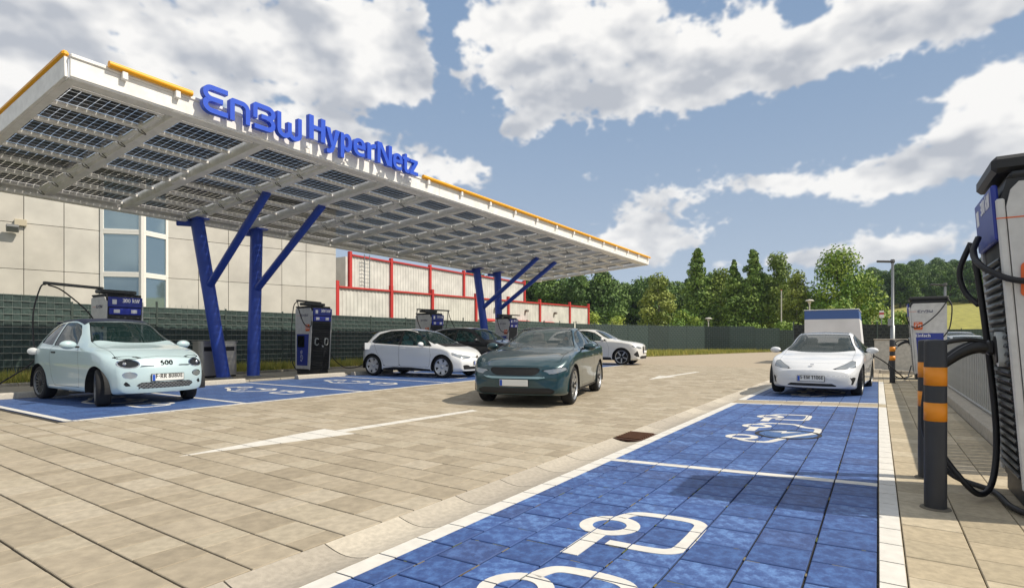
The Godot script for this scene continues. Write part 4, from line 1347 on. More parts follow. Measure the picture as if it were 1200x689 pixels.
# ---- bollards, railing, lamps and other street things ----
func make_street_things():
	var grit := noise_tex("grit", 3, 0.014, 8, 0.84, 1.0, 1024)
	var dk := MT("bollard_grey", Color("2b2d31"), 0.5, noise_tex("steel", 61, 0.02, 4, 0.9, 1.0), 0.6)
	var org := M("bollard_orange", Color("e08a14"), 0.45)
	var proto: Node3D = null
	var bl := ["dark bollard with orange bands, nearest, in front of the charger", "dark bollard with orange bands just behind the nearest one", "dark bollard with orange bands by the white saloon"]
	var bp := [Vector2(0.345, 5.04), Vector2(0.36, 6.1), Vector2(0.33, 18.9)]
	for i in 3:
		if i > 0:
			copy_of(proto, Vector3(bp[i].x, 0, -bp[i].y), 0.7 * i, bl[i])
			continue
		proto = thing("bollard", bl[0], "bollard", Vector3(bp[0].x, 0, -bp[0].y), 0.0, "bollards along the footway")
		var st := S()
		lathe(st, [Vector2(0.068, -0.05), Vector2(0.068, 1.2), Vector2(0.064, 1.212), Vector2(0.05, 1.218), Vector2(0.0, 1.222)], 28)
		part(proto, "post", st, dk)
		for y in [0.955, 0.70]:
			st = S()
			lathe(st, [Vector2(0.068, y - 0.066), Vector2(0.0695, y - 0.066), Vector2(0.0695, y + 0.066), Vector2(0.068, y + 0.066)], 28)
			part(proto, "orange_band", st, org)
		st = S()
		lathe(st, [Vector2(0.095, 0.0), Vector2(0.09, 0.008), Vector2(0.068, 0.01)], 20)
		part(proto, "foot_ring", st, MT("mortar", Color("6d675a"), 0.9, grit, 2.0))
	# kerb and railing on the right
	var conc := MT("concrete_light", Color("b4ada0"), 0.85, grit, 0.7, true, noise_bump("rough_bump", 4, 0.12, 4, 1.6), 0.4)
	var kerb := setting("railing_kerb")
	for k in 14: part(kerb, "kerb_stone", box_mesh(Vector3(0.3, 0.34, 0.993), 0.015), conc, Vector3(1.26, -0.02, -(6.9 + k)))
	var st3 := S()
	slab(st3, rect2(1.41, 60.0, 7.0, 30.0), -0.004)
	slab(st3, rect2(2.45, 60.0, -6.0, 7.0), -0.004)
	var o := part(self, "concrete_yard", st3, conc)
	o.set_meta("kind", "structure")
	var rail := thing("railing", "long grey metal slat railing on a concrete kerb beside the footway", "railing")
	var zinc := MT("rail_grey", Color("a9aaa6"), 0.45, noise_tex("steel", 61, 0.02, 4, 0.9, 1.0), 0.5)
	zinc.metallic = 0.3
	var slat := box_mesh(Vector3(0.03, 1.0, 0.085), 0.006)
	for k in 138:
		part(rail, "slat", slat, zinc, Vector3(1.34 + (0.018 if k % 2 else 0.0), 0.66, -(6.75 + k * 0.1)))
	part(rail, "top_rail", box_mesh(Vector3(0.09, 0.05, 13.9), 0.01), zinc, Vector3(1.35, 1.19, -13.65))
	part(rail, "bottom_rail", box_mesh(Vector3(0.07, 0.04, 13.9), 0.01), zinc, Vector3(1.35, 0.175, -13.65))
	var wall := thing("low_wall", "low light grey wall closing the footway behind far charger", "wall")
	part(wall, "wall", box_mesh(Vector3(1.5, 1.2, 0.25), 0.015), MT("wall_grey", Color("c6c3ba"), 0.8, grit, 0.5), Vector3(0.62, 0.6, -26.1))
	part(wall, "coping", box_mesh(Vector3(1.56, 0.05, 0.31), 0.012), conc, Vector3(0.62, 1.226, -26.1))
	var ck := setting("curved_kerb")
	for k in 7:
		var a := PI + PI * 0.5 * k / 6.0
		part(ck, "kerb_stone", box_mesh(Vector3(0.12, 0.26, 0.42), 0.012), conc, Vector3(0.9 + 1.35 * cos(a), 0.0, -(26.0 + 1.35 * sin(a) * 1.6)), Basis(Vector3.UP, -a))
	# stainless bin behind the columns
	var bin := thing("waste_bin", "stainless steel waste station behind the blue columns", "bin", Vector3(-18.1, 0, -9.75))
	var steel := M("stainless", Color("b5b2aa"), 0.42, 0.45)
	var st := S()
	prism(st, round_rect(-0.27, -0.62, 0.27, 0.62, 0.12, 6), 0.06, 1.12, Transform3D(Basis(Vector3.RIGHT, -PI / 2), Vector3.ZERO))
	part(bin, "housing", st, steel)
	st = S()
	prism(st, round_rect(-0.29, -0.65, 0.29, 0.65, 0.13, 6), 1.122, 1.17, Transform3D(Basis(Vector3.RIGHT, -PI / 2), Vector3.ZERO))
	part(bin, "lid", st, steel)
	part(bin, "plinth", box_mesh(Vector3(0.46, 0.06, 1.15)), M("plastic_black"), Vector3(0, 0.03, 0))
	for z in [-0.3, 0.3]: part(bin, "slot", box_mesh(Vector3(0.02, 0.14, 0.4), 0.005), M("plastic_black"), Vector3(0.268, 0.92, z))
	# street lamps
	lamp_post("tall grey street lamp with dark head beyond the white saloon", Vector2(0.5, 28.2), 4.45, -0.62, 0.3)
	lamp_post("lower grey street lamp behind the far right charger", Vector2(2.62, 33.0), 3.75, -0.62, 0.3)
	var pole := thing("flag_pole", "thin bare pole standing behind the trailer", "pole", Vector3(-10.6, land_y(-10.6, 80) - 0.1, -80))
	st = S()
	tube(st, [Vector3(0, 0, 0), Vector3(0, 7.6, 0)], 0.07, 8)
	part(pole, "mast", st, M("pole_white", Color("c9c5bf"), 0.5))
	st = S()
	lathe(st, [Vector2(0.0, 7.7), Vector2(0.09, 7.65), Vector2(0.09, 7.58), Vector2(0.0, 7.55)], 10)
	part(pole, "cap", st, M("red_paint"))
	for a in [[Vector2(-16.4, 66.0), 3.6, "small white path lamp behind the green fence"], [Vector2(-5.5, 60.0), 4.9, "small grey path lamp above the trailer roof"]]:
		var pl := thing("path_lamp", a[2], "lamp", Vector3(a[0].x, 0, -a[0].y))
		st = S()
		tube(st, [Vector3(0, -0.1, 0), Vector3(0, a[1], 0)], 0.06, 8)
		part(pl, "mast", st, M("pole_white"))
		st = S()
		lathe(st, [Vector2(0.1, a[1] - 0.3), Vector2(0.16, a[1] - 0.05), Vector2(0.42, a[1]), Vector2(0.3, a[1] + 0.12), Vector2(0.0, a[1] + 0.18)], 14)
		part(pl, "lamp_head", st, M("pole_white"))
	var sg := thing("road_sign", "small red and white roadside sign before the bushes", "sign", Vector3(0.2, 0, -52.0), 0.2)
	part(sg, "post", box_mesh(Vector3(0.06, 3.3, 0.06)), M("galvanised", Color("8c9092"), 0.4, 0.7), Vector3(0, 1.65, 0))
	part(sg, "plate", box_mesh(Vector3(0.3, 0.55, 0.03), 0.01), M("plate_white"), Vector3(0, 3.2, 0.05))
	part(sg, "red_stripe", box_mesh(Vector3(0.3, 0.16, 0.034), 0.01), M("red_paint"), Vector3(0, 3.25, 0.053))
	# trailer
	var tr := thing("box_trailer", "white box trailer with blue band parked behind the white saloon", "trailer", Vector3(-2.0, 0, -35.2))
	var wb := MT("trailer_white", Color("e4e5e8"), 0.5, noise_tex("steel", 61, 0.02, 4, 0.9, 1.0), 0.05)
	st = S()
	prism(st, P2([[-1.26, 0.62], [1.34, 0.62], [1.2, 2.28], [-1.26, 2.28]]), -2.2, 2.2)
	part(tr, "box_body", st, wb)
	st = S()
	prism(st, P2([[-1.262, 2.283], [1.2, 2.283], [1.165, 2.74], [-1.262, 2.74]]), -2.2, 2.202)
	part(tr, "blue_band", st, M("band_blue", Color("3f5f9a"), 0.5))
	part(tr, "roof", box_mesh(Vector3(2.5, 0.04, 4.46), 0.01), wb, Vector3(-0.05, 2.765, 0))
	part(tr, "chassis", box_mesh(Vector3(1.7, 0.16, 4.0), 0.01), M("plastic_black"), Vector3(0, 0.53, 0))
	for z in [-0.5, 0.5]:
		for x in [-1.0, 1.0]:
			st = S()
			lathe(st, [Vector2(0.0, -0.1), Vector2(0.3, -0.1), Vector2(0.33, -0.06), Vector2(0.33, 0.06), Vector2(0.3, 0.1), Vector2(0.0, 0.1)], 20, Transform3D(Basis(Vector3.BACK, PI / 2), Vector3(x, 0.33, z)))
			part(tr, "wheel", st, M("tyre"))

func lamp_post(label: String, p: Vector2, h: float, reach: float, drop: float):
	var t := thing("street_lamp", label, "street lamp", Vector3(p.x, 0, -p.y), 0.0, "street lamps")
	var zinc := M("galvanised", Color("8c9092"), 0.4, 0.7)
	var st := S()
	tube(st, [Vector3(0, -0.1, 0), Vector3(0, 1.8, 0), Vector3(0, 1.81, 0), Vector3(0, h, 0)], [0.085, 0.08, 0.055, 0.05], 12)
	part(t, "mast", st, zinc)
	st = S()
	bx(st, Vector3(reach * 0.42, h + 0.06, 0), Vector3(absf(reach), 0.07, 0.24), 0.025, Basis(Vector3.BACK, -0.1))
	bx(st, Vector3(0, h + 0.05, 0), Vector3(0.16, 0.16, 0.14), 0.03)
	part(t, "lamp_head", st, M("arm_grey", Color("3c3e3f"), 0.5))
	part(t, "service_box", box_mesh(Vector3(0.14, 0.3, 0.12), 0.015), zinc, Vector3(-0.1, 1.95, 0.02))

# ---- cars ----
# A body is a loft: rings across the car, one per station t from the nose (0) to the tail (L), bent at both ends.
# Panes, doors and lamps are cut out of it along outlines and become parts. Local x points forward, z sideways.
func pc(a: Array, x: float) -> float:
	var n := a.size()
	if x <= a[0][0]: return a[0][1]
	if x >= a[n - 1][0]: return a[n - 1][1]
	var i := 0
	while a[i + 1][0] < x: i += 1
	var h: float = a[i + 1][0] - a[i][0]
	var d: float = (a[i + 1][1] - a[i][1]) / h
	var m0 := d
	var m1 := d
	if i > 0:
		var e: float = (a[i][1] - a[i - 1][1]) / (a[i][0] - a[i - 1][0])
		m0 = 0.0 if e * d <= 0 else 2.0 * e * d / (e + d)
	if i < n - 2:
		var e: float = (a[i + 2][1] - a[i + 1][1]) / (a[i + 2][0] - a[i + 1][0])
		m1 = 0.0 if e * d <= 0 else 2.0 * e * d / (e + d)
	var u: float = (x - a[i][0]) / h
	var v := u * u
	var w := v * u
	return a[i][1] * (2 * w - 3 * v + 1) + h * m0 * (w - 2 * v + u) + a[i + 1][1] * (3 * v - 2 * w) + h * m1 * (w - v)

func car_ring(sp: Dictionary, t: float, kz: float, per: int) -> PackedVector3Array:
	var b := pc(sp.bot, t)
	var bl := pc(sp.belt, t)
	var tp := maxf(pc(sp.top, t), bl + 0.03)
	var w := pc(sp.w, t)
	var rw := pc(sp.rw, t)
	var g := smoothstep(0.14, 0.42, tp - bl)
	var mid := b + (bl - b) * 0.52
	var rail := Vector2(lerpf(w * 0.74, rw, g), tp - lerpf(0.02 + 0.12 * (tp - bl), 0.06, g))
	var sh := Vector2(w * 0.955, bl + 0.006)
	var m2 := sh.lerp(rail, 0.5) + Vector2(lerpf(0.012, 0.02, g), lerpf(0.012, 0.0, g))
	var pts := [Vector2(0, b), Vector2(w * 0.6, b), Vector2(w * 0.88, b + 0.012), Vector2(w * 0.965, b + 0.07), Vector2(w * 0.985, mid - 0.06), Vector2(w, mid + 0.1), Vector2(w * 0.992, bl - 0.06), sh, m2, rail, Vector2(rail.x * 0.72, tp - lerpf(0.012, 0.018, g)), Vector2(0, tp)]
	var out := PackedVector3Array()
	var cpts := curve(pts, per)
	for s in [1.0, -1.0]:
		var seq := cpts.duplicate()
		if s < 0:
			seq.reverse()
			seq = seq.slice(1)
		for p in seq:
			var z: float = p.x * kz * s
			var x: float = sp.L * 0.5 - t
			if t < sp.tn:
				x -= (sp.plan_n * pow(absf(z) / sp.W, 2.3) + pc(sp.nose, p.y)) * pow(1.0 - t / sp.tn, 2.0)
			if sp.L - t < sp.tt:
				x += (sp.plan_t * pow(absf(z) / sp.W, 2.3) + pc(sp.tail, p.y)) * pow(1.0 - (sp.L - t) / sp.tt, 2.0)
			out.append(Vector3(x, p.y, z))
	return out

func car_shell(sp: Dictionary, step: float, per: int) -> Dictionary:
	var st := []
	var caps := [0.0, 0.14, 0.28, 0.42, 0.56, 0.68, 0.79, 0.88, 0.95]
	for k in caps: st.append([0.0, k])
	var n := int(sp.L / step)
	for i in n + 1: st.append([sp.L * i / n, 1.0])
	caps.reverse()
	for k in caps: st.append([sp.L, k])
	var rings := []
	for a in st: rings.append(car_ring(sp, a[0], a[1], per))
	var m: int = rings[0].size()
	var nor := []
	for i in rings.size():
		var row := PackedVector3Array()
		for k in m:
			var du: Vector3 = rings[mini(i + 1, rings.size() - 1)][k] - rings[maxi(i - 1, 0)][k]
			var dv: Vector3 = rings[i][mini(k + 1, m - 1)] - rings[i][maxi(k - 1, 0)]
			var c := dv.cross(du)
			if c.length() < 1e-9:
				c = Vector3.RIGHT if i < rings.size() / 2 else Vector3.LEFT
			row.append(c.normalized())
		nor.append(row)
	# outward?
	var probe: Vector3 = nor[rings.size() / 2][int(m * 0.25)]
	var flip := 1.0 if probe.z > 0 else -1.0
	var P := PackedVector3Array()
	var N := PackedVector3Array()
	for i in rings.size() - 1:
		for k in m - 1:
			var q := [[i, k], [i + 1, k], [i + 1, k + 1], [i, k + 1]]
			for j in [0, 1, 2, 0, 2, 3]:
				P.append(rings[q[j][0]][q[j][1]])
				N.append(nor[q[j][0]][q[j][1]] * flip)
	return {p = P, n = N}

func cut(m: Dictionary, f: Callable, box: AABB) -> Array:
	var ip := PackedVector3Array()
	var inn := PackedVector3Array()
	var op := PackedVector3Array()
	var on := PackedVector3Array()
	var P: PackedVector3Array = m.p
	var N: PackedVector3Array = m.n
	for i in range(0, P.size(), 3):
		if not (box.has_point(P[i]) or box.has_point(P[i + 1]) or box.has_point(P[i + 2])):
			for j in 3:
				op.append(P[i + j]); on.append(N[i + j])
			continue
		var v := [f.call(P[i]), f.call(P[i + 1]), f.call(P[i + 2])]
		var c := int(v[0] > 0) + int(v[1] > 0) + int(v[2] > 0)
		if c == 3:
			for j in 3:
				ip.append(P[i + j]); inn.append(N[i + j])
		elif c == 0:
			for j in 3:
				op.append(P[i + j]); on.append(N[i + j])
		else:
			var a := 0
			for j in 3:
				if (v[j] > 0) == (c == 1): a = j
			var b := (a + 1) % 3
			var d := (a + 2) % 3
			var k1: float = v[a] / (v[a] - v[b])
			var k2: float = v[a] / (v[a] - v[d])
			var pb := P[i + a].lerp(P[i + b], k1)
			var pd := P[i + a].lerp(P[i + d], k2)
			var nb := N[i + a].lerp(N[i + b], k1).normalized()
			var nd := N[i + a].lerp(N[i + d], k2).normalized()
			var lone_p := [P[i + a], pb, pd]
			var lone_n := [N[i + a], nb, nd]
			var two_p := [pb, P[i + b], P[i + d], pb, P[i + d], pd]
			var two_n := [nb, N[i + b], N[i + d], nb, N[i + d], nd]
			if c == 1:
				for j in 3: ip.append(lone_p[j]); inn.append(lone_n[j])
				for j in 6: op.append(two_p[j]); on.append(two_n[j])
			else:
				for j in 3: op.append(lone_p[j]); on.append(lone_n[j])
				for j in 6: ip.append(two_p[j]); inn.append(two_n[j])
	return [{p = ip, n = inn}, {p = op, n = on}]

func shell_mesh(m: Dictionary, off := 0.0) -> ArrayMesh:
	var P: PackedVector3Array = m.p
	var N: PackedVector3Array = m.n
	if off != 0.0:
		P = P.duplicate()
		for i in P.size(): P[i] += N[i] * off
	var a := []
	a.resize(Mesh.ARRAY_MAX)
	a[Mesh.ARRAY_VERTEX] = P
	a[Mesh.ARRAY_NORMAL] = N
	var r := ArrayMesh.new()
	r.add_surface_from_arrays(Mesh.PRIMITIVE_TRIANGLES, a)
	return r

func side_of(m: Dictionary, sg: float) -> Dictionary:
	var P := PackedVector3Array()
	var N := PackedVector3Array()
	for i in range(0, m.p.size(), 3):
		if (m.p[i].z + m.p[i + 1].z + m.p[i + 2].z) * sg > 0:
			for j in 3:
				P.append(m.p[i + j]); N.append(m.n[i + j])
	return {p = P, n = N}

# signed distance to an outline, positive inside
func psd(poly: PackedVector2Array, p: Vector2) -> float:
	var d := 1e9
	var inside := false
	var n := poly.size()
	var j := n - 1
	for i in n:
		var a := poly[j]
		var b := poly[i]
		var e := b - a
		var w := p - a
		var q := w - e * clampf(w.dot(e) / e.length_squared(), 0.0, 1.0)
		d = minf(d, q.length_squared())
		if (a.y > p.y) != (b.y > p.y) and p.x < e.x * (p.y - a.y) / e.y + a.x: inside = not inside
		j = i
	return sqrt(d) if inside else -sqrt(d)

func wheel(parent: Node3D, at: Vector3, out: float, R: float, rim_r: float, style: Dictionary, steer := 0.0):
	var w := Node3D.new()
	w.name = "wheel"
	parent.add_child(w, true)
	w.transform = Transform3D(Basis(Vector3.UP, steer) * Basis(Vector3.RIGHT, PI / 2 * out), at)
	# the axle runs along local y, the outer face at +y
	var h := 0.105
	var st := S()
	lathe(st, [Vector2(rim_r, -h), Vector2(R - 0.03, -h), Vector2(R - 0.006, -h * 0.8), Vector2(R, -h * 0.5), Vector2(R, h * 0.5), Vector2(R - 0.006, h * 0.8), Vector2(R - 0.03, h), Vector2(rim_r + 0.012, h + 0.004), Vector2(rim_r, h - 0.01)], 40)
	part(w, "tyre", st, M("tyre", Color("1b1c1e"), 0.85))
	st = S()
	lathe(st, [Vector2(rim_r, -h + 0.01), Vector2(rim_r - 0.012, -h * 0.3), Vector2(rim_r - 0.02, h - 0.04), Vector2(rim_r + 0.004, h + 0.002)], 40)
	lathe(st, [Vector2(rim_r - 0.02, h - 0.08), Vector2(0.0, h - 0.07)], 40)
	part(w, "barrel", st, M("rim_dark", Color("202225"), 0.5, 0.5))
	st = S()
	var n: int = style.n
	for k in n:
		var a := TAU * (k + 0.25) / n
		var d := Vector3(cos(a), 0, sin(a))
		var e := Vector3(-sin(a), 0, cos(a))
		var y0 := h - 0.012
		var y1 := h - 0.03
		var p := [d * 0.04 - e * style.w * 0.5 + Vector3(0, y1, 0), d * 0.04 + e * style.w * 0.5 + Vector3(0, y1, 0), d * (rim_r - 0.004) + e * style.w * style.flare + Vector3(0, y0, 0), d * (rim_r - 0.004) - e * style.w * style.flare + Vector3(0, y0, 0)]
		quad(st, p[0], p[1], p[2], p[3])
		for j in 4: quad(st, p[j], p[(j + 1) % 4], p[(j + 1) % 4] - Vector3(0, 0.03, 0), p[j] - Vector3(0, 0.03, 0))
	lathe(st, [Vector2(rim_r + 0.006, h + 0.003), Vector2(rim_r - 0.014, h - 0.002), Vector2(rim_r - 0.016, h - 0.03)], 40)
	part(w, "spokes", st, style.m)
	st = S()
	lathe(st, [Vector2(0.065, h - 0.05), Vector2(0.062, h - 0.018), Vector2(0.03, h - 0.012), Vector2(0.0, h - 0.012)], 20)
	part(w, "hub_cap", st, style.hub)

func plate(parent: Node3D, text: String, at: Vector3, turn: float, lean := 0.0):
	var pl := Node3D.new()
	pl.name = "licence_plate"
	parent.add_child(pl, true)
	pl.transform = Transform3D(Basis(Vector3.UP, turn) * Basis(Vector3.RIGHT, lean), at)
	part(pl, "holder", box_mesh(Vector3(0.54, 0.13, 0.012), 0.004), M("plastic_black", Color("17181a"), 0.6))
	part(pl, "plate_sheet", box_mesh(Vector3(0.52, 0.112, 0.012), 0.003), M("plate_white", Color("dedfdb"), 0.5), Vector3(0, 0, 0.004))
	part(pl, "blue_field", box_mesh(Vector3(0.045, 0.104, 0.004)), M("plate_blue", Color("1d4fb0"), 0.5), Vector3(-0.232, 0, 0.0105))
	if text == "": return
	var tm := letters(text, 0.075, 0.002)
	var bb := tm.get_aabb()
	var k := minf(1.0, 0.44 / bb.size.x)
	part(pl, "plate_text", tm, M("plastic_black"), Vector3(-0.2 - bb.position.x * k, -0.0375 - 0.0, 0.012), Basis.from_scale(Vector3(k, 1, 1)))

func seat(parent: Node3D, at: Vector3, m: Material):
	var st := S()
	bx(st, at + Vector3(0.02, 0.28, 0), Vector3(0.5, 0.16, 0.5), 0.05)
	bx(st, at + Vector3(-0.27, 0.6, 0), Vector3(0.14, 0.62, 0.48), 0.05, Basis(Vector3.BACK, 0.28))
	bx(st, at + Vector3(-0.4, 1.0, 0), Vector3(0.1, 0.18, 0.26), 0.04, Basis(Vector3.BACK, 0.2))
	part(parent, "seat", st, m)

func mirror(parent: Node3D, at: Vector3, sg: float, k: float, m: Material):
	var st := S()
	var prof := []
	for i in 11:
		var a := PI * i / 10
		prof.append(Vector2(sin(a), -cos(a)))
	lathe(st, prof, 16, Transform3D(Basis.from_scale(Vector3(0.075, 0.075, 0.125) * k), at + Vector3(0, 0, 0.1 * sg)))
	var o := part(parent, "wing_mirror", st, m)
	st = S()
	bar(st, at + Vector3(0.01, -0.04, -0.06 * sg), at + Vector3(0.0, -0.03, 0.06 * sg), 0.05, 0.035, 0.01)
	part(o, "mirror_arm", st, M("plastic_black"))

func build_car(called: String, label: String, sp: Dictionary, front_axle: Vector2, heading: Vector2, y := 0.0, k := 1.0) -> Node3D:
	heading = heading.normalized()
	var mid: Vector2 = front_axle - heading * (sp.L * 0.5 - sp.axf) * k
	var car := thing(called, label, "car", Vector3(mid.x, y, -mid.y), atan2(heading.y, heading.x))
	car.scale = Vector3.ONE * k
	var L: float = sp.L
	var m := car_shell(sp, sp.get("step", 0.05), 4)
	var body: Material = sp.body
	var dark := M("cabin_dark", Color("1a1b1d"), 0.8)
	var T := func(p: Vector3) -> float: return L * 0.5 - p.x
	# wheel arches
	for ax in [sp.axf, sp.axr]:
		var c := Vector2(L * 0.5 - ax, sp.R - 0.005)
		var ra: float = sp.R + 0.055
		var r := cut(m, func(p: Vector3): return ra - Vector2(p.x, p.y).distance_to(c) if absf(p.z) > 0.5 * sp.W else -1.0, AABB(Vector3(c.x - ra - 0.1, -1, -2), Vector3(2 * ra + 0.2, 3, 4)))
		m = r[1]
		for sg in [-1.0, 1.0]:
			var st := S()
			var zo: float = (pc(sp.w, ax) - 0.004) * sg
			var zi: float = (sp.W - 0.36) * sg
			for q in 24:
				var a := -0.25 + (PI + 0.5) * q / 24
				var b := -0.25 + (PI + 0.5) * (q + 1) / 24
				var pa := Vector3(c.x + cos(a) * ra, c.y + sin(a) * ra, 0)
				var pb := Vector3(c.x + cos(b) * ra, c.y + sin(b) * ra, 0)
				quad(st, pa + Vector3(0, 0, zo), pb + Vector3(0, 0, zo), pb + Vector3(0, 0, zi), pa + Vector3(0, 0, zi))
				tri(st, Vector3(c.x, c.y, zi), pa + Vector3(0, 0, zi), pb + Vector3(0, 0, zi))
			part(car, "wheel_well", st, dark)
	# panes
	var panes := []
	for w in sp.glass:
		var r := cut(m, w.f.bind(T), w.box)
		panes.append([w, r[0]])
		m = cut(r[1], func(p): return w.f.call(p, T) + 0.012, w.box)[1] if w.get("seal", false) else r[1]
	part(car, "lining", shell_mesh(cut(m, func(p): return minf(p.x + L * 0.5 - 0.45, L * 0.5 - p.x - 0.75), AABB(Vector3(-9, -9, -9), Vector3(18, 18, 18)))[0], -0.03), dark)
	for a in panes:
		var w: Dictionary = a[0]
		if w.get("pair", false):
			for sg in [-1.0, 1.0]: part(car, w.name, shell_mesh(side_of(a[1], sg), -0.006), w.m)
		else: part(car, w.name, shell_mesh(a[1], -0.006), w.m)
	# doors, lamps, trims
	for w in sp.parts:
		var r := cut(m, w.f.bind(T), w.box)
		var gap: float = w.get("gap", 0.0)
		m = r[1] if gap <= 0.0 else cut(r[1], func(p): return w.f.call(p, T) + gap, w.box)[1]
		if w.name == "": continue
		if w.get("pair", false):
			for sg in [-1.0, 1.0]: part(car, w.name, shell_mesh(side_of(r[0], sg), w.get("off", 0.0)), w.m)
		else: part(car, w.name, shell_mesh(r[0], w.get("off", 0.0)), w.m)
	part(car, "body", shell_mesh(m), body)
	# wheels
	for sg in [-1.0, 1.0]:
		wheel(car, Vector3(L * 0.5 - sp.axf, sp.R, (pc(sp.w, sp.axf) - 0.125) * sg), sg, sp.R, sp.rim, sp.wheel, sp.get("steer", 0.0))
		wheel(car, Vector3(L * 0.5 - sp.axr, sp.R, (pc(sp.w, sp.axr) - 0.125) * sg), sg, sp.R, sp.rim, sp.wheel)
		mirror(car, Vector3(L * 0.5 - sp.mir[0], sp.mir[1], sp.mir[2] * sg), sg, sp.get("mirk", 1.0), sp.mirm)
	# cabin
	var sm: Material = sp.get("seat", M("seat_dark", Color("2c2d30"), 0.8))
	for sg in [-0.36, 0.36]: seat(car, Vector3(L * 0.5 - sp.seat_t, sp.seat_y, sg), sm)
	var st := S()
	bx(st, Vector3(L * 0.5 - sp.seat_t - 1.15, sp.seat_y + 0.55, 0), Vector3(0.16, 0.62, 1.15), 0.05, Basis(Vector3.BACK, 0.3))
	part(car, "rear_bench", st, sm)
	st = S()
	bx(st, Vector3(L * 0.5 - sp.dash_t, sp.dash_y, 0), Vector3(0.55, 0.2, 1.3), 0.06)
	part(car, "dashboard", st, dark)
	st = S()
	var ring := []
	for q in 21:
		var a := TAU * q / 20
		ring.append(Vector3(L * 0.5 - sp.dash_t - 0.38, sp.dash_y + 0.02, 0.36) + Basis(Vector3.BACK, -0.4) * Vector3(0, 0.17 * cos(a), 0.17 * sin(a)))
	tube(st, ring, 0.015, 6, false)
	part(car, "steering_wheel", st, dark)
	return car

func side_poly(a: Array, zmin := 0.4) -> Callable:
	var poly := P2(a)
	return func(p: Vector3, T: Callable) -> float: return minf(psd(poly, Vector2(T.call(p), p.y)), (absf(p.z) - zmin))

func front_poly(a: Array, tmax := 0.7) -> Callable:
	var poly := P2(a)
	return func(p: Vector3, T: Callable) -> float: return minf(psd(poly, Vector2(absf(p.z), p.y)), tmax - T.call(p))

func front_oval(z: float, y: float, rz: float, ry: float, tmax := 0.8) -> Callable:
	return func(p: Vector3, T: Callable) -> float: return minf((1.0 - Vector2((absf(p.z) - z) / rz, (p.y - y) / ry).length()) * minf(rz, ry), tmax - T.call(p))

# a windscreen or rear window: between two stations, its foot bowed, narrowing upwards
func screen(t0: float, bow: float, t1: float, bow1: float, z0: float, z1: float) -> Callable:
	return func(p: Vector3, T: Callable) -> float:
		var t: float = T.call(p)
		var q := p.z * p.z
		var u := clampf((t - t0) / (t1 - t0), 0.0, 1.0)
		return minf(minf((t - t0 - bow * q) * 0.6, (t1 + bow1 * q - t) * 0.6), lerpf(z0, z1, u) - absf(p.z)) if p.y > 0.6 else -1.0

func top_patch(t0: float, t1: float, z: float, y: float) -> Callable:
	return func(p: Vector3, T: Callable) -> float: return minf(minf(T.call(p) - t0, t1 - T.call(p)), minf(z - absf(p.z), p.y - y))

func tbox(L: float, t0: float, t1: float, y0 := -1.0, y1 := 3.0) -> AABB:
	return AABB(Vector3(L * 0.5 - t1, y0, -2), Vector3(t1 - t0, y1 - y0, 4))

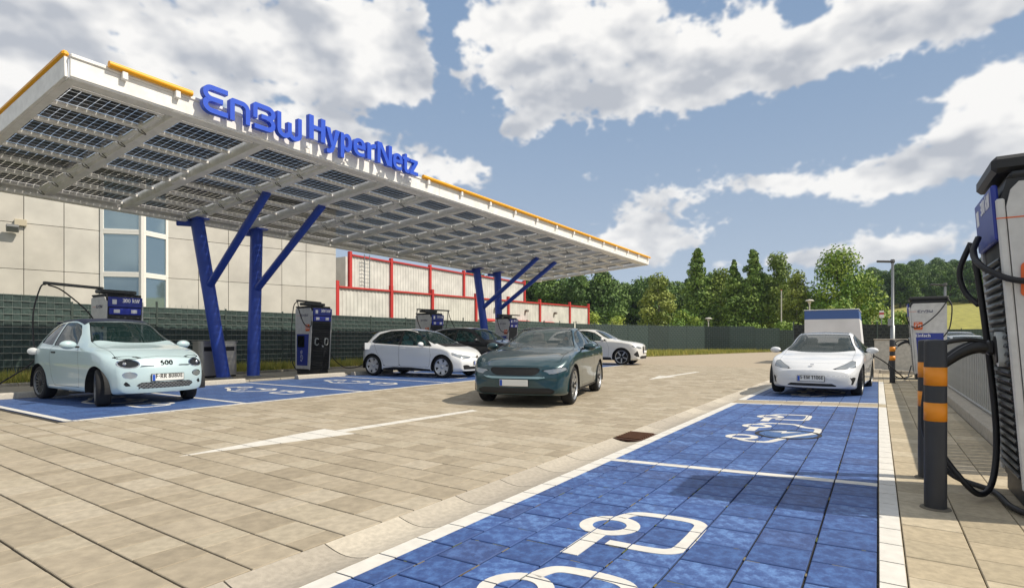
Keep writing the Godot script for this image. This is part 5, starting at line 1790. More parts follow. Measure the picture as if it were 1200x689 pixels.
func make_cars():
	var gl := glass("car_glass", Color("24403f"), 0.3)
	gl.metallic_specular = 0.5
	var gl2 := glass("car_glass_dark", Color("14201f"), 0.6)
	var blk := M("plastic_black")
	var gloss_black := paint_mat("gloss_black", Color("0f1012"), 0.0, 0.25)
	var lampm := M("head_lamp", Color("9aa0a4"), 0.12, 0.6)
	var lampd := M("head_lamp_dark", Color("2a2d30"), 0.1, 0.4)
	var chrome := M("chrome", Color("c9cacc"), 0.12, 1.0)
	var silver := M("rim_silver", Color("b9bbbd"), 0.3, 0.8)
	var redlamp := M("tail_lamp", Color("7d1418"), 0.2)
	# light blue small car
	var L := 3.63
	var ice := paint_mat("ice_blue", Color("b3c9ce"), 0.1, 0.35)
	var sp := {L = L, W = 0.84, tn = 0.8, tt = 0.6, plan_n = 0.3, plan_t = 0.2, step = 0.04,
		top = [[0, 0.80], [0.1, 0.86], [0.4, 0.945], [0.95, 1.04], [1.7, 1.455], [2.1, 1.52], [2.6, 1.51], [3.05, 1.43], [3.4, 1.16], [3.55, 1.0], [3.63, 0.9]],
		belt = [[0, 0.70], [0.3, 0.80], [0.9, 0.93], [2.0, 0.97], [3.0, 0.99], [3.5, 0.92], [3.63, 0.82]],
		w = [[0, 0.69], [0.15, 0.755], [0.45, 0.82], [0.9, 0.835], [2.9, 0.84], [3.3, 0.80], [3.63, 0.66]],
		rw = [[0, 0.5], [1.6, 0.53], [2.2, 0.56], [3.0, 0.53], [3.6, 0.5]],
		bot = [[0, 0.22], [0.3, 0.19], [3.3, 0.21], [3.63, 0.3]],
		nose = [[0.15, 0.07], [0.3, 0.015], [0.45, 0.0], [0.62, 0.02], [0.75, 0.07], [0.9, 0.17]],
		tail = [[0.3, 0.08], [0.5, 0.0], [0.8, 0.02], [1.0, 0.08], [1.2, 0.2]],
		axf = 0.69, axr = 3.01, R = 0.312, rim = 0.225, body = ice, mirm = ice, mir = [1.34, 1.03, 0.86], steer = -0.32, seat_t = 2.0, seat_y = 0.25, dash_t = 1.25, dash_y = 0.9,
		wheel = {n = 16, w = 0.016, flare = 0.7, m = M("rim_grey", Color("6d7073"), 0.4, 0.7), hub = M("rim_dark")}}
	sp.glass = [
		{name = "windscreen", f = screen(1.04, 0.42, 1.68, 0.12, 0.72, 0.5), box = tbox(L, 0.9, 2.0, 0.6), m = gl, seal = true},
		{name = "rear_window", f = screen(3.08, -0.1, 3.42, 0.0, 0.48, 0.52), box = tbox(L, 2.9, 3.6, 0.9), m = gl2},
		{name = "side_window", pair = true, f = side_poly([[1.5, 1.005], [1.62, 1.22], [1.8, 1.38], [2.0, 1.43], [2.38, 1.435], [2.4, 1.01]]), box = tbox(L, 1.3, 2.6, 0.9), m = gl},
		{name = "quarter_window", pair = true, f = side_poly([[2.46, 1.015], [2.44, 1.43], [2.75, 1.39], [2.98, 1.22], [3.02, 1.06]]), box = tbox(L, 2.3, 3.2, 0.9), m = gl2}]
	var roofm := MT("soft_top", Color("1d2740"), 0.85, noise_tex("cloth", 81, 0.1, 3, 0.8, 1.0), 4.0, false)
	sp.parts = [
		{name = "soft_top", f = func(p: Vector3, T: Callable): return minf(minf(T.call(p) - 1.74, 3.06 - T.call(p)), minf(0.555 - absf(p.z), p.y - 1.3)), box = tbox(L, 1.6, 3.2, 1.2), m = roofm, off = 0.006},
		{name = "headlight", pair = true, f = front_oval(0.545, 0.712, 0.13, 0.062), box = tbox(L, -0.2, 0.9, 0.55, 0.85), m = lampd},
		{name = "lamp_ring", pair = true, f = front_oval(0.545, 0.712, 0.148, 0.076), box = tbox(L, -0.2, 0.9, 0.55, 0.85), m = chrome, off = 0.004},
		{name = "lamp_eyelid", pair = true, f = front_oval(0.53, 0.815, 0.14, 0.018), box = tbox(L, -0.2, 0.9, 0.75, 0.9), m = ice, gap = 0.006},
		{name = "lower_lamp", pair = true, f = front_oval(0.545, 0.525, 0.085, 0.048), box = tbox(L, -0.2, 0.9, 0.4, 0.65), m = lampm},
		{name = "lower_lamp_ring", pair = true, f = front_oval(0.545, 0.525, 0.1, 0.058), box = tbox(L, -0.2, 0.9, 0.4, 0.65), m = chrome, off = 0.003},
		{name = "lower_grille", f = front_poly([[-0.1, 0.295], [0.4, 0.295], [0.47, 0.35], [0.42, 0.40], [-0.1, 0.40]]), box = tbox(L, -0.2, 0.5, 0.2, 0.5), m = M("mesh_grey", Color("85898b"), 0.4, 0.5), off = -0.012},
		{name = "air_slot", pair = true, f = front_poly([[0.53, 0.33], [0.64, 0.35], [0.60, 0.42], [0.56, 0.42]]), box = tbox(L, -0.2, 0.6, 0.25, 0.5), m = blk, off = -0.01},
		{name = "bonnet", f = func(p: Vector3, T: Callable): return minf(minf(T.call(p) - 0.17, 1.02 + 0.42 * p.z * p.z - T.call(p)), minf(0.66 - absf(p.z), p.y - 0.8)), box = tbox(L, -0.1, 1.4, 0.6), m = ice, gap = 0.006},
		{name = "door", pair = true, f = side_poly([[1.32, 0.30], [1.28, 0.6], [1.32, 0.92], [1.44, 0.985], [2.43, 0.995], [2.47, 0.8], [2.42, 0.45], [2.3, 0.30]]), box = tbox(L, 1.1, 2.6), m = ice, gap = 0.006}]
	var c := build_car("small_car", "light blue small car with dark soft top plugged in under the roof", sp, Vector2(-11.95, 5.12), Vector2(0.999, 0.035), 0.0, 1.09)
	plate(c, "F·RR 8080E", Vector3(L * 0.5 - 0.005, 0.475, 0.0), PI / 2)
	for sg in [-1.0, 1.0]:
		part(c, "door_handle", box_mesh(Vector3(0.16, 0.03, 0.02), 0.008), M("rim_dark"), Vector3(L * 0.5 - 2.3, 0.89, 0.842 * sg))
		part(c, "number_badge_bar", box_mesh(Vector3(0.012, 0.014, 0.2), 0.003), chrome, Vector3(L * 0.5 - 0.055, 0.68, 0.3 * sg), Basis(Vector3.UP, -0.14 * sg))
	for sg in [-1.0, 1.0]:
		for q in [-0.04, 0.045]:
			var ls := S()
			lathe(ls, [Vector2(0.0, 0.03), Vector2(0.025, 0.022), Vector2(0.036, 0.0)], 14, Transform3D(Basis(Vector3.BACK, -PI / 2), Vector3(L * 0.5 - 0.185 - 0.1 * (q + 0.04), 0.712, (0.545 + q) * sg)))
			part(c, "lamp_lens", ls, chrome)
	text_on(c, "front_badge", "500", 0.085, M("badge_dark", Color("2b2e31"), 0.25, 0.8), Vector3(L * 0.5 - 0.03, 0.655, 0.1), Basis(Vector3.UP, PI / 2) * Basis(Vector3.RIGHT, -0.25), true, 0.2)
	var gr := S()
	for r in 4:
		for q in 28:
			if (r + q) % 2: bx(gr, Vector3(L * 0.5 - 0.012 - 0.3 * pow(absf(-0.42 + q * 0.0311) / 0.84, 2.3), 0.308 + r * 0.026, -0.42 + q * 0.0311), Vector3(0.014, 0.018, 0.022), 0.003)
	part(c, "grille_mesh", gr, blk)
	var flap := S()
	lathe(flap, [Vector2(0.0, 0.008), Vector2(0.085, 0.006), Vector2(0.09, 0.0), Vector2(0.085, -0.006), Vector2(0.0, -0.008)], 20, Transform3D(Basis(Vector3.RIGHT, PI / 2) * Basis.from_scale(Vector3(1.1, 1, 0.75)), Vector3.ZERO))
	part(c, "charge_flap", flap, M("flap_white", Color("d9dddd"), 0.4), Vector3(L * 0.5 - 3.13, 0.9, 0.87), Basis(Vector3.UP, 0.7))
	part(c, "soft_top_edge", box_mesh(Vector3(0.12, 0.03, 1.0), 0.01), roofm, Vector3(L * 0.5 - 3.08, 1.44, 0))
	# white hatchback
	L = 4.26
	var wp := paint_mat("white_paint", Color("d9dcdd"), 0.0, 0.4)
	sp = {L = L, W = 0.905, tn = 0.8, tt = 0.6, plan_n = 0.32, plan_t = 0.22, step = 0.05,
		top = [[0, 0.70], [0.12, 0.79], [0.5, 0.93], [0.95, 1.05], [1.95, 1.50], [2.4, 1.565], [3.0, 1.55], [3.7, 1.46], [4.0, 1.2], [4.15, 1.05], [4.26, 0.92]],
		belt = [[0, 0.62], [0.3, 0.76], [0.9, 0.93], [2.0, 1.0], [3.4, 1.06], [4.0, 1.0], [4.26, 0.85]],
		w = [[0, 0.72], [0.15, 0.79], [0.5, 0.885], [1.0, 0.90], [3.4, 0.905], [3.9, 0.87], [4.26, 0.72]],
		rw = [[0, 0.5], [1.8, 0.56], [2.5, 0.6], [3.6, 0.57], [4.2, 0.5]],
		bot = [[0, 0.22], [0.3, 0.19], [3.9, 0.2], [4.26, 0.32]],
		nose = [[0.15, 0.07], [0.3, 0.015], [0.45, 0.0], [0.6, 0.04], [0.72, 0.12]],
		tail = [[0.3, 0.06], [0.5, 0.0], [0.9, 0.03], [1.1, 0.1], [1.3, 0.2]],
		axf = 0.81, axr = 3.58, R = 0.345, rim = 0.25, body = wp, mirm = wp, mir = [1.5, 1.05, 0.92], seat_t = 2.2, seat_y = 0.28, dash_t = 1.35, dash_y = 0.95, seat = M("seat_teal", Color("4d7f80"), 0.8),
		wheel = {n = 6, w = 0.115, flare = 0.62, m = M("rim_aero", Color("c6c8ca"), 0.35, 0.6), hub = M("rim_aero")}}
	sp.glass = [
		{name = "windscreen", f = screen(0.98, 0.35, 1.95, 0.1, 0.78, 0.55), box = tbox(L, 0.8, 2.3, 0.7), m = gl, seal = true},
		{name = "rear_window", f = screen(3.72, -0.1, 4.06, 0.0, 0.52, 0.56), box = tbox(L, 3.5, 4.3, 1.0), m = gl2},
		{name = "side_window", pair = true, f = side_poly([[1.28, 1.0], [1.5, 1.17], [1.85, 1.37], [2.15, 1.46], [2.42, 1.485], [2.42, 1.03]]), box = tbox(L, 1.1, 2.6, 0.9), m = gl},
		{name = "rear_side_window", pair = true, f = side_poly([[2.5, 1.035], [2.5, 1.485], [3.0, 1.47], [3.42, 1.36], [3.62, 1.13], [3.5, 1.09]]), box = tbox(L, 2.3, 3.8, 0.9), m = gl2}]
	sp.parts = [
		{name = "window_trim", pair = true, f = side_poly([[1.2, 0.985], [1.46, 1.17], [1.83, 1.395], [2.13, 1.485], [2.42, 1.505], [3.0, 1.49], [3.45, 1.38], [3.68, 1.12], [3.5, 1.075], [2.4, 1.015]]), box = tbox(L, 1.0, 4.6, 0.85), m = blk},
		{name = "black_roof", f = top_patch(1.99, 3.68, 0.56, 1.3), box = tbox(L, 1.8, 3.9, 1.2), m = gloss_black},
		{name = "black_cowl", f = func(p: Vector3, T: Callable): return minf(minf(T.call(p) - 0.66 - 0.3 * p.z * p.z, 1.1 + 0.35 * p.z * p.z - T.call(p)), minf(0.68 - absf(p.z), p.y - 0.88)), box = tbox(L, 0.5, 1.5, 0.8), m = blk},
		{name = "headlight", pair = true, f = front_poly([[0.30, 0.655], [0.55, 0.70], [0.82, 0.79], [0.84, 0.72], [0.66, 0.60], [0.42, 0.615]], 0.75), box = tbox(L, -0.3, 1.0, 0.5, 0.9), m = lampm, gap = 0.005},
		{name = "light_bar", f = front_poly([[-0.1, 0.645], [0.3, 0.65], [0.3, 0.635], [-0.1, 0.63]]), box = tbox(L, -0.2, 0.6, 0.5, 0.8), m = lampm},
		{name = "lower_grille", f = front_poly([[-0.1, 0.27], [0.62, 0.27], [0.66, 0.40], [0.5, 0.42], [0.44, 0.36], [-0.1, 0.36]]), box = tbox(L, -0.2, 0.6, 0.2, 0.5), m = blk, off = -0.01},
		{name = "door", pair = true, f = side_poly([[1.3, 0.34], [1.22, 0.7], [1.28, 0.985], [2.44, 1.02], [2.46, 0.34]]), box = tbox(L, 1.0, 2.6), m = wp, gap = 0.006},
		{name = "rear_door", pair = true, f = side_poly([[2.48, 0.34], [2.48, 1.025], [3.5, 1.075], [3.36, 0.75], [3.14, 0.5], [3.1, 0.34]]), box = tbox(L, 2.3, 3.7), m = wp, gap = 0.006},
		{name = "sill", pair = true, f = side_poly([[1.24, 0.15], [1.24, 0.26], [2.0, 0.31], [2.7, 0.31], [3.14, 0.26], [3.14, 0.15]], 0.7), box = tbox(L, 1.1, 3.3, 0.0, 0.5), m = blk},
		{name = "tail_lamp", pair = true, f = side_poly([[3.92, 0.86], [3.95, 0.97], [4.3, 1.0], [4.3, 0.86]], 0.45), box = tbox(L, 3.8, 4.5, 0.7, 1.1), m = redlamp}]
	c = build_car("hatchback_car", "white hatchback with black roof charging in the bay before the charger", sp, Vector2(-11.65, 14.3), Vector2(0.993, 0.11), 0.0, 1.02)
	plate(c, "", Vector3(L * 0.5 - 0.0, 0.47, 0), PI / 2)
	for sg in [-1.0, 1.0]:
		for q in [2.3, 3.2]: part(c, "door_handle", box_mesh(Vector3(0.18, 0.025, 0.02), 0.008), wp, Vector3(L * 0.5 - q, 0.92, 0.9 * sg))
	part(c, "roof_spoiler", box_mesh(Vector3(0.3, 0.035, 1.1), 0.012), gloss_black, Vector3(L * 0.5 - 3.86, 1.44, 0), Basis(Vector3.BACK, 0.16))
	part(c, "front_emblem", box_mesh(Vector3(0.012, 0.09, 0.1), 0.005), chrome, Vector3(L * 0.5 - 0.045, 0.65, 0))
	part(c, "charge_flap", box_mesh(Vector3(0.2, 0.22, 0.012), 0.005), wp, Vector3(L * 0.5 - 3.72, 0.98, 0.95), Basis(Vector3.UP, 0.9))
	part(c, "charge_plug", box_mesh(Vector3(0.08, 0.12, 0.14), 0.02), blk, Vector3(L * 0.5 - 3.95, 0.92, 0.9))
	# white saloon facing the camera
	L = 4.69
	var wp2 := paint_mat("white_paint2", Color("d3d6d9"), 0.0, 0.4)
	sp = {L = L, W = 0.925, tn = 1.0, tt = 0.6, plan_n = 0.42, plan_t = 0.25, step = 0.05,
		top = [[0, 0.58], [0.12, 0.66], [0.5, 0.79], [1.0, 0.90], [1.25, 0.945], [2.15, 1.39], [2.5, 1.44], [3.0, 1.42], [3.7, 1.26], [4.2, 1.12], [4.6, 1.04], [4.69, 0.95]],
		belt = [[0, 0.50], [0.25, 0.63], [0.7, 0.80], [1.2, 0.88], [2.2, 0.92], [3.6, 0.97], [4.3, 0.98], [4.69, 0.88]],
		w = [[0, 0.72], [0.15, 0.80], [0.5, 0.90], [0.9, 0.92], [3.7, 0.925], [4.2, 0.89], [4.69, 0.74]],
		rw = [[0, 0.5], [1.9, 0.55], [2.5, 0.58], [3.5, 0.55], [4.6, 0.6]],
		bot = [[0, 0.2], [0.3, 0.16], [4.3, 0.18], [4.69, 0.35]],
		nose = [[0.12, 0.06], [0.25, 0.01], [0.38, 0.0], [0.5, 0.03], [0.62, 0.09]],
		tail = [[0.3, 0.05], [0.6, 0.0], [0.9, 0.03], [1.05, 0.0]],
		axf = 0.84, axr = 3.715, R = 0.335, rim = 0.235, body = wp2, mirm = wp2, mir = [1.72, 0.99, 0.93], seat_t = 2.45, seat_y = 0.2, dash_t = 1.6, dash_y = 0.84, seat = M("seat_dark", Color("2c2d30"), 0.8),
		wheel = {n = 10, w = 0.03, flare = 0.8, m = M("rim_grey"), hub = M("rim_dark")}}
	sp.glass = [
		{name = "windscreen", f = screen(1.27, 0.4, 2.12, 0.1, 0.77, 0.54), box = tbox(L, 1.1, 2.5, 0.7), m = gl, seal = true},
		{name = "glass_roof", f = top_patch(2.2, 3.0, 0.52, 1.2), box = tbox(L, 2.0, 3.2, 1.1), m = gl2},
		{name = "rear_window", f = screen(3.06, -0.1, 4.05, 0.0, 0.53, 0.56), box = tbox(L, 2.9, 4.3, 0.9), m = gl},
		{name = "side_window", pair = true, f = side_poly([[1.62, 0.945], [1.85, 1.1], [2.2, 1.28], [2.5, 1.35], [2.72, 1.36], [2.74, 0.96]]), box = tbox(L, 1.5, 2.9, 0.85), m = gl},
		{name = "rear_side_window", pair = true, f = side_poly([[2.8, 0.962], [2.78, 1.36], [3.2, 1.33], [3.62, 1.19], [3.86, 1.04], [3.7, 0.99]]), box = tbox(L, 2.6, 4.0, 0.85), m = gl2}]
	sp.parts = [
		{name = "window_trim", pair = true, f = side_poly([[1.56, 0.93], [1.82, 1.1], [2.18, 1.3], [2.5, 1.37], [2.75, 1.38], [3.2, 1.35], [3.64, 1.21], [3.92, 1.03], [3.7, 0.975], [2.7, 0.945]]), box = tbox(L, 1.0, 4.6, 0.85), m = blk},
		{name = "headlight", pair = true, f = front_poly([[0.40, 0.60], [0.62, 0.605], [0.80, 0.645], [0.79, 0.76], [0.72, 0.78], [0.60, 0.70]], 0.95), box = tbox(L, -0.3, 1.1, 0.5, 0.9), m = lampm, gap = 0.005},
		{name = "bonnet", f = func(p: Vector3, T: Callable): return minf(minf(T.call(p) - 0.34 - 0.3 * p.z * p.z, 1.26 + 0.4 * p.z * p.z - T.call(p)), minf(0.72 - absf(p.z), p.y - 0.6)), box = tbox(L, -0.1, 1.8, 0.5), m = wp2, gap = 0.004},
		{name = "lower_grille", f = front_poly([[-0.1, 0.235], [0.5, 0.235], [0.43, 0.295], [-0.1, 0.30]]), box = tbox(L, -0.3, 0.7, 0.15, 0.4), m = blk, off = -0.01},
		{name = "air_slot", pair = true, f = front_poly([[0.56, 0.40], [0.80, 0.44], [0.81, 0.41], [0.76, 0.27], [0.73, 0.27], [0.75, 0.385], [0.57, 0.375]], 0.75), box = tbox(L, -0.3, 0.9, 0.2, 0.5), m = blk, off = -0.008},
		{name = "door", pair = true, f = side_poly([[1.52, 0.28], [1.48, 0.65], [1.6, 0.93], [2.75, 0.95], [2.78, 0.28]]), box = tbox(L, 1.3, 2.9), m = wp2, gap = 0.006},
		{name = "rear_door", pair = true, f = side_poly([[2.8, 0.28], [2.78, 0.95], [3.72, 0.98], [3.5, 0.7], [3.3, 0.5], [3.27, 0.28]]), box = tbox(L, 2.6, 3.9), m = wp2, gap = 0.006}]
	c = build_car("saloon_car", "white saloon facing the camera in the right blue bay", sp, Vector2(-1.2, 14.62), Vector2(-0.05, -1.0), -0.037, 1.01)
	plate(c, "S·EM 1106E", Vector3(L * 0.5 + 0.004, 0.4, 0), PI / 2)
	part(c, "front_emblem", box_mesh(Vector3(0.05, 0.006, 0.07), 0.002), chrome, Vector3(L * 0.5 - 0.2, 0.702, 0), Basis(Vector3.BACK, -0.4))
	# dark green saloon on the driveway
	L = 4.6
	var gp := paint_mat("dark_green", Color("0d3841"), 0.25, 0.28)
	sp = {L = L, W = 0.93, tn = 0.8, tt = 0.6, plan_n = 0.26, plan_t = 0.22, step = 0.05,
		top = [[0, 0.74], [0.1, 0.81], [0.5, 0.91], [1.0, 0.985], [1.35, 1.03], [2.2, 1.42], [2.6, 1.475], [3.1, 1.45], [3.8, 1.28], [4.3, 1.12], [4.5, 1.08], [4.6, 0.98]],
		belt = [[0, 0.68], [0.25, 0.79], [0.7, 0.89], [1.3, 0.955], [2.2, 0.98], [3.6, 1.03], [4.3, 1.02], [4.6, 0.92]],
		w = [[0, 0.78], [0.12, 0.845], [0.45, 0.91], [0.9, 0.925], [3.7, 0.93], [4.2, 0.9], [4.6, 0.78]],
		rw = [[0, 0.5], [1.9, 0.56], [2.5, 0.59], [3.5, 0.56], [4.5, 0.6]],
		bot = [[0, 0.22], [0.3, 0.18], [4.2, 0.2], [4.6, 0.36]],
		nose = [[0.15, 0.06], [0.3, 0.0], [0.5, 0.0], [0.7, 0.03], [0.8, 0.08]],
		tail = [[0.3, 0.05], [0.6, 0.0], [0.9, 0.03], [1.1, 0.02]],
		axf = 0.87, axr = 3.61, R = 0.348, rim = 0.26, body = gp, mirm = gp, mir = [1.72, 1.05, 0.93], seat_t = 2.5, seat_y = 0.25, dash_t = 1.65, dash_y = 0.92, seat = M("seat_grey", Color("6f6a63"), 0.8),
		wheel = {n = 10, w = 0.035, flare = 0.75, m = silver, hub = M("rim_dark")}}
	sp.glass = [
		{name = "windscreen", f = screen(1.37, 0.36, 2.18, 0.1, 0.80, 0.56), box = tbox(L, 1.2, 2.5, 0.7), m = gl, seal = true},
		{name = "glass_roof", f = top_patch(2.26, 3.1, 0.54, 1.2), box = tbox(L, 2.1, 3.3, 1.1), m = gl2},
		{name = "rear_window", f = screen(3.2, -0.1, 4.1, 0.0, 0.54, 0.58), box = tbox(L, 3.0, 4.4, 0.9), m = gl},
		{name = "side_window", pair = true, f = side_poly([[1.68, 1.0], [1.9, 1.14], [2.22, 1.32], [2.5, 1.385], [2.76, 1.395], [2.78, 1.02]]), box = tbox(L, 1.5, 2.9, 0.9), m = gl},
		{name = "rear_side_window", pair = true, f = side_poly([[2.84, 1.022], [2.82, 1.395], [3.2, 1.37], [3.6, 1.24], [3.8, 1.1], [3.66, 1.06]]), box = tbox(L, 2.6, 4.0, 0.9), m = gl2}]
	var front_parts := [
		{name = "window_trim", pair = true, f = side_poly([[1.6, 0.985], [1.87, 1.14], [2.2, 1.335], [2.5, 1.4], [2.78, 1.412], [3.22, 1.385], [3.62, 1.255], [3.86, 1.1], [3.66, 1.045], [2.7, 1.005]]), box = tbox(L, 1.0, 4.6, 0.85), m = blk},
		{name = "grille", f = front_poly([[-0.1, 0.56], [0.40, 0.56], [0.46, 0.66], [0.44, 0.70], [-0.1, 0.70]]), box = tbox(L, -0.2, 0.5, 0.4, 0.8), m = blk, off = -0.008},
		{name = "headlight", pair = true, f = front_poly([[0.47, 0.645], [0.86, 0.70], [0.88, 0.655], [0.74, 0.60], [0.62, 0.575], [0.60, 0.62]], 0.75), box = tbox(L, -0.3, 0.9, 0.5, 0.85), m = lampm, gap = 0.005},
		{name = "lower_grille", f = front_poly([[-0.1, 0.235], [0.66, 0.235], [0.72, 0.30], [0.60, 0.345], [-0.1, 0.345]]), box = tbox(L, -0.3, 0.7, 0.15, 0.45), m = blk, off = -0.008},
		{name = "lip", f = front_poly([[-0.1, 0.5], [0.46, 0.5], [0.6, 0.54], [0.62, 0.565], [0.42, 0.54], [-0.1, 0.54]]), box = tbox(L, -0.3, 0.7, 0.4, 0.7), m = paint_mat("steel_blue", Color("8fb0bb"), 0.3, 0.3)},
		{name = "bonnet", f = func(p: Vector3, T: Callable): return minf(minf(T.call(p) - 0.2 - 0.2 * p.z * p.z, 1.36 + 0.36 * p.z * p.z - T.call(p)), minf(0.76 - absf(p.z), p.y - 0.78)), box = tbox(L, -0.1, 1.8, 0.6), m = gp, gap = 0.006},
		{name = "door", pair = true, f = side_poly([[1.58, 0.3], [1.54, 0.68], [1.62, 0.98], [2.79, 1.005], [2.82, 0.3]]), box = tbox(L, 1.3, 2.95), m = gp, gap = 0.006},
		{name = "rear_door", pair = true, f = side_poly([[2.84, 0.3], [2.82, 1.005], [3.68, 1.04], [3.45, 0.74], [3.24, 0.52], [3.2, 0.3]]), box = tbox(L, 2.7, 3.9), m = gp, gap = 0.006},
		{name = "tail_lamp", pair = true, f = side_poly([[4.2, 0.9], [4.22, 0.99], [4.65, 1.0], [4.65, 0.9]], 0.4), box = tbox(L, 4.0, 4.9, 0.8, 1.1), m = redlamp}]
	front_parts.append({name = "sill", pair = true, f = side_poly([[1.3, 0.12], [1.3, 0.27], [3.2, 0.27], [3.2, 0.12]], 0.7), box = tbox(L, 1.2, 3.4, 0.0, 0.5), m = blk})
	sp.parts = front_parts
	c = build_car("saloon_car", "dark green fastback car driving down the middle of the driveway", sp, Vector2(-5.9, 9.5), Vector2(0.26, -0.96), -0.04, 1.06)
	plate(c, "", Vector3(L * 0.5 + 0.004, 0.43, 0), PI / 2)
	for sg in [-1.0, 1.0]:
		for q in [2.62, 3.4]: part(c, "door_handle", box_mesh(Vector3(0.2, 0.025, 0.025), 0.008), gp, Vector3(L * 0.5 - q, 0.87, 0.93 * sg))
	driver(c, Vector3(L * 0.5 - 2.5, 0.25, -0.36))
	# white sports utility car
	L = 4.95
	var wp3 := paint_mat("white_paint3", Color("d6d6d3"), 0.0, 0.4)
	sp = suv_spec(L, wp3, gl, gl2)
	c = build_car("suv_car", "white sports utility car at the far end of the roofed bays", sp, Vector2(-10.35, 25.9), Vector2(0.985, 0.12), 0.0, 1.03)
	plate(c, "", Vector3(L * 0.5 + 0.006, 0.62, 0), PI / 2)
	var sp2 := suv_spec(L, paint_mat("black_paint", Color("16181c"), 0.2, 0.3), gl, gl2)
	c = build_car("suv_car", "black sports utility car hidden behind the white hatchback", sp2, Vector2(-11.6, 17.5), Vector2(1.0, 0.06), 0.0, 1.0)
	c = build_car("parked_car", "dark car parked behind the railing and the far right charger", suv_spec(L, paint_mat("black_paint"), gl, gl2), Vector2(3.6, 34.0), Vector2(0.2, -1.0), -0.004, 0.96)
	c = build_car("parked_car", "silver car parked just beyond the grey railing", suv_spec(L, paint_mat("silver_paint", Color("a9b0b2"), 0.6, 0.3), gl, gl2), Vector2(3.35, 29.4), Vector2(0.15, -1.0), -0.004, 0.84)

func suv_spec(L: float, pm: Material, gl: Material, gl2: Material) -> Dictionary:
	var blk := M("plastic_black")
	var sp := {L = L, W = 0.985, tn = 0.7, tt = 0.6, plan_n = 0.22, plan_t = 0.22, step = 0.06,
		top = [[0, 0.93], [0.1, 0.99], [0.6, 1.09], [1.3, 1.2], [2.2, 1.63], [2.7, 1.695], [3.4, 1.68], [4.3, 1.55], [4.65, 1.25], [4.85, 1.1], [4.95, 0.95]],
		belt = [[0, 0.85], [0.3, 0.97], [1.2, 1.09], [2.2, 1.13], [3.8, 1.2], [4.6, 1.12], [4.95, 0.88]],
		w = [[0, 0.84], [0.12, 0.90], [0.45, 0.965], [0.9, 0.98], [4.0, 0.985], [4.5, 0.95], [4.95, 0.8]],
		rw = [[0, 0.6], [2.0, 0.62], [2.8, 0.66], [4.2, 0.63], [4.9, 0.6]],
		bot = [[0, 0.26], [0.3, 0.22], [4.5, 0.24], [4.95, 0.4]],
		nose = [[0.2, 0.06], [0.35, 0.0], [0.6, 0.0], [0.8, 0.02], [0.95, 0.07]],
		tail = [[0.3, 0.05], [0.6, 0.0], [1.0, 0.03], [1.3, 0.15]],
		axf = 0.87, axr = 3.87, R = 0.385, rim = 0.285, body = pm, mirm = pm, mir = [1.75, 1.2, 0.99], seat_t = 2.6, seat_y = 0.4, dash_t = 1.7, dash_y = 1.05, seat = M("seat_teal2", Color("3f6f68"), 0.8),
		wheel = {n = 5, w = 0.05, flare = 0.6, m = M("rim_silver"), hub = M("rim_dark")}}
	sp.glass = [
		{name = "windscreen", f = screen(1.33, 0.33, 2.18, 0.1, 0.84, 0.6), box = tbox(L, 1.1, 2.5, 0.8), m = gl, seal = true},
		{name = "rear_window", f = screen(4.32, -0.1, 4.66, 0.0, 0.58, 0.6), box = tbox(L, 4.1, 4.9, 1.1), m = gl2},
		{name = "side_window", pair = true, f = side_poly([[1.62, 1.13], [1.9, 1.3], [2.25, 1.5], [2.6, 1.58], [2.82, 1.59], [2.84, 1.17]]), box = tbox(L, 1.4, 3.0, 1.0), m = gl},
		{name = "rear_side_window", pair = true, f = side_poly([[2.9, 1.172], [2.88, 1.595], [3.5, 1.57], [4.1, 1.46], [4.3, 1.3], [4.0, 1.23]]), box = tbox(L, 2.7, 4.5, 1.0), m = gl2}]
	sp.parts = [
		{name = "window_trim", pair = true, f = side_poly([[1.55, 1.115], [1.88, 1.3], [2.23, 1.515], [2.6, 1.597], [2.85, 1.61], [3.5, 1.585], [4.13, 1.475], [4.36, 1.3], [4.0, 1.215], [2.8, 1.155]]), box = tbox(L, 1.0, 4.6, 0.85), m = blk},
		{name = "grille", pair = true, f = front_poly([[0.06, 0.52], [0.3, 0.5], [0.34, 0.66], [0.32, 0.86], [0.08, 0.88], [0.05, 0.7]]), box = tbox(L, -0.3, 0.6, 0.4, 1.0), m = M("grille_gold", Color("5c5548"), 0.4, 0.5), off = -0.008},
		{name = "headlight", pair = true, f = front_poly([[0.45, 0.81], [0.93, 0.90], [0.95, 0.86], [0.75, 0.77], [0.5, 0.755]], 0.8), box = tbox(L, -0.3, 0.9, 0.6, 1.0), m = M("head_lamp"), gap = 0.005},
		{name = "side_intake", pair = true, f = front_poly([[0.66, 0.36], [0.86, 0.40], [0.92, 0.5], [0.84, 0.68], [0.74, 0.52]], 0.7), box = tbox(L, -0.3, 0.8, 0.3, 0.8), m = blk, off = -0.01},
		{name = "lower_grille", f = front_poly([[-0.1, 0.3], [0.6, 0.3], [0.66, 0.38], [0.5, 0.43], [-0.1, 0.43]]), box = tbox(L, -0.3, 0.6, 0.2, 0.5), m = blk, off = -0.01},
		{name = "sill", pair = true, f = side_poly([[1.34, 0.15], [1.34, 0.36], [3.4, 0.36], [3.4, 0.15]], 0.7), box = tbox(L, 1.2, 3.6, 0.0, 0.5), m = blk},
		{name = "door", pair = true, f = side_poly([[1.5, 0.38], [1.46, 0.8], [1.6, 1.11], [2.85, 1.15], [2.88, 0.38]]), box = tbox(L, 1.3, 3.0), m = pm, gap = 0.007},
		{name = "rear_door", pair = true, f = side_poly([[2.9, 0.38], [2.88, 1.155], [4.0, 1.2], [3.7, 0.8], [3.44, 0.6], [3.4, 0.38]]), box = tbox(L, 2.7, 4.2), m = pm, gap = 0.007}]
	return sp

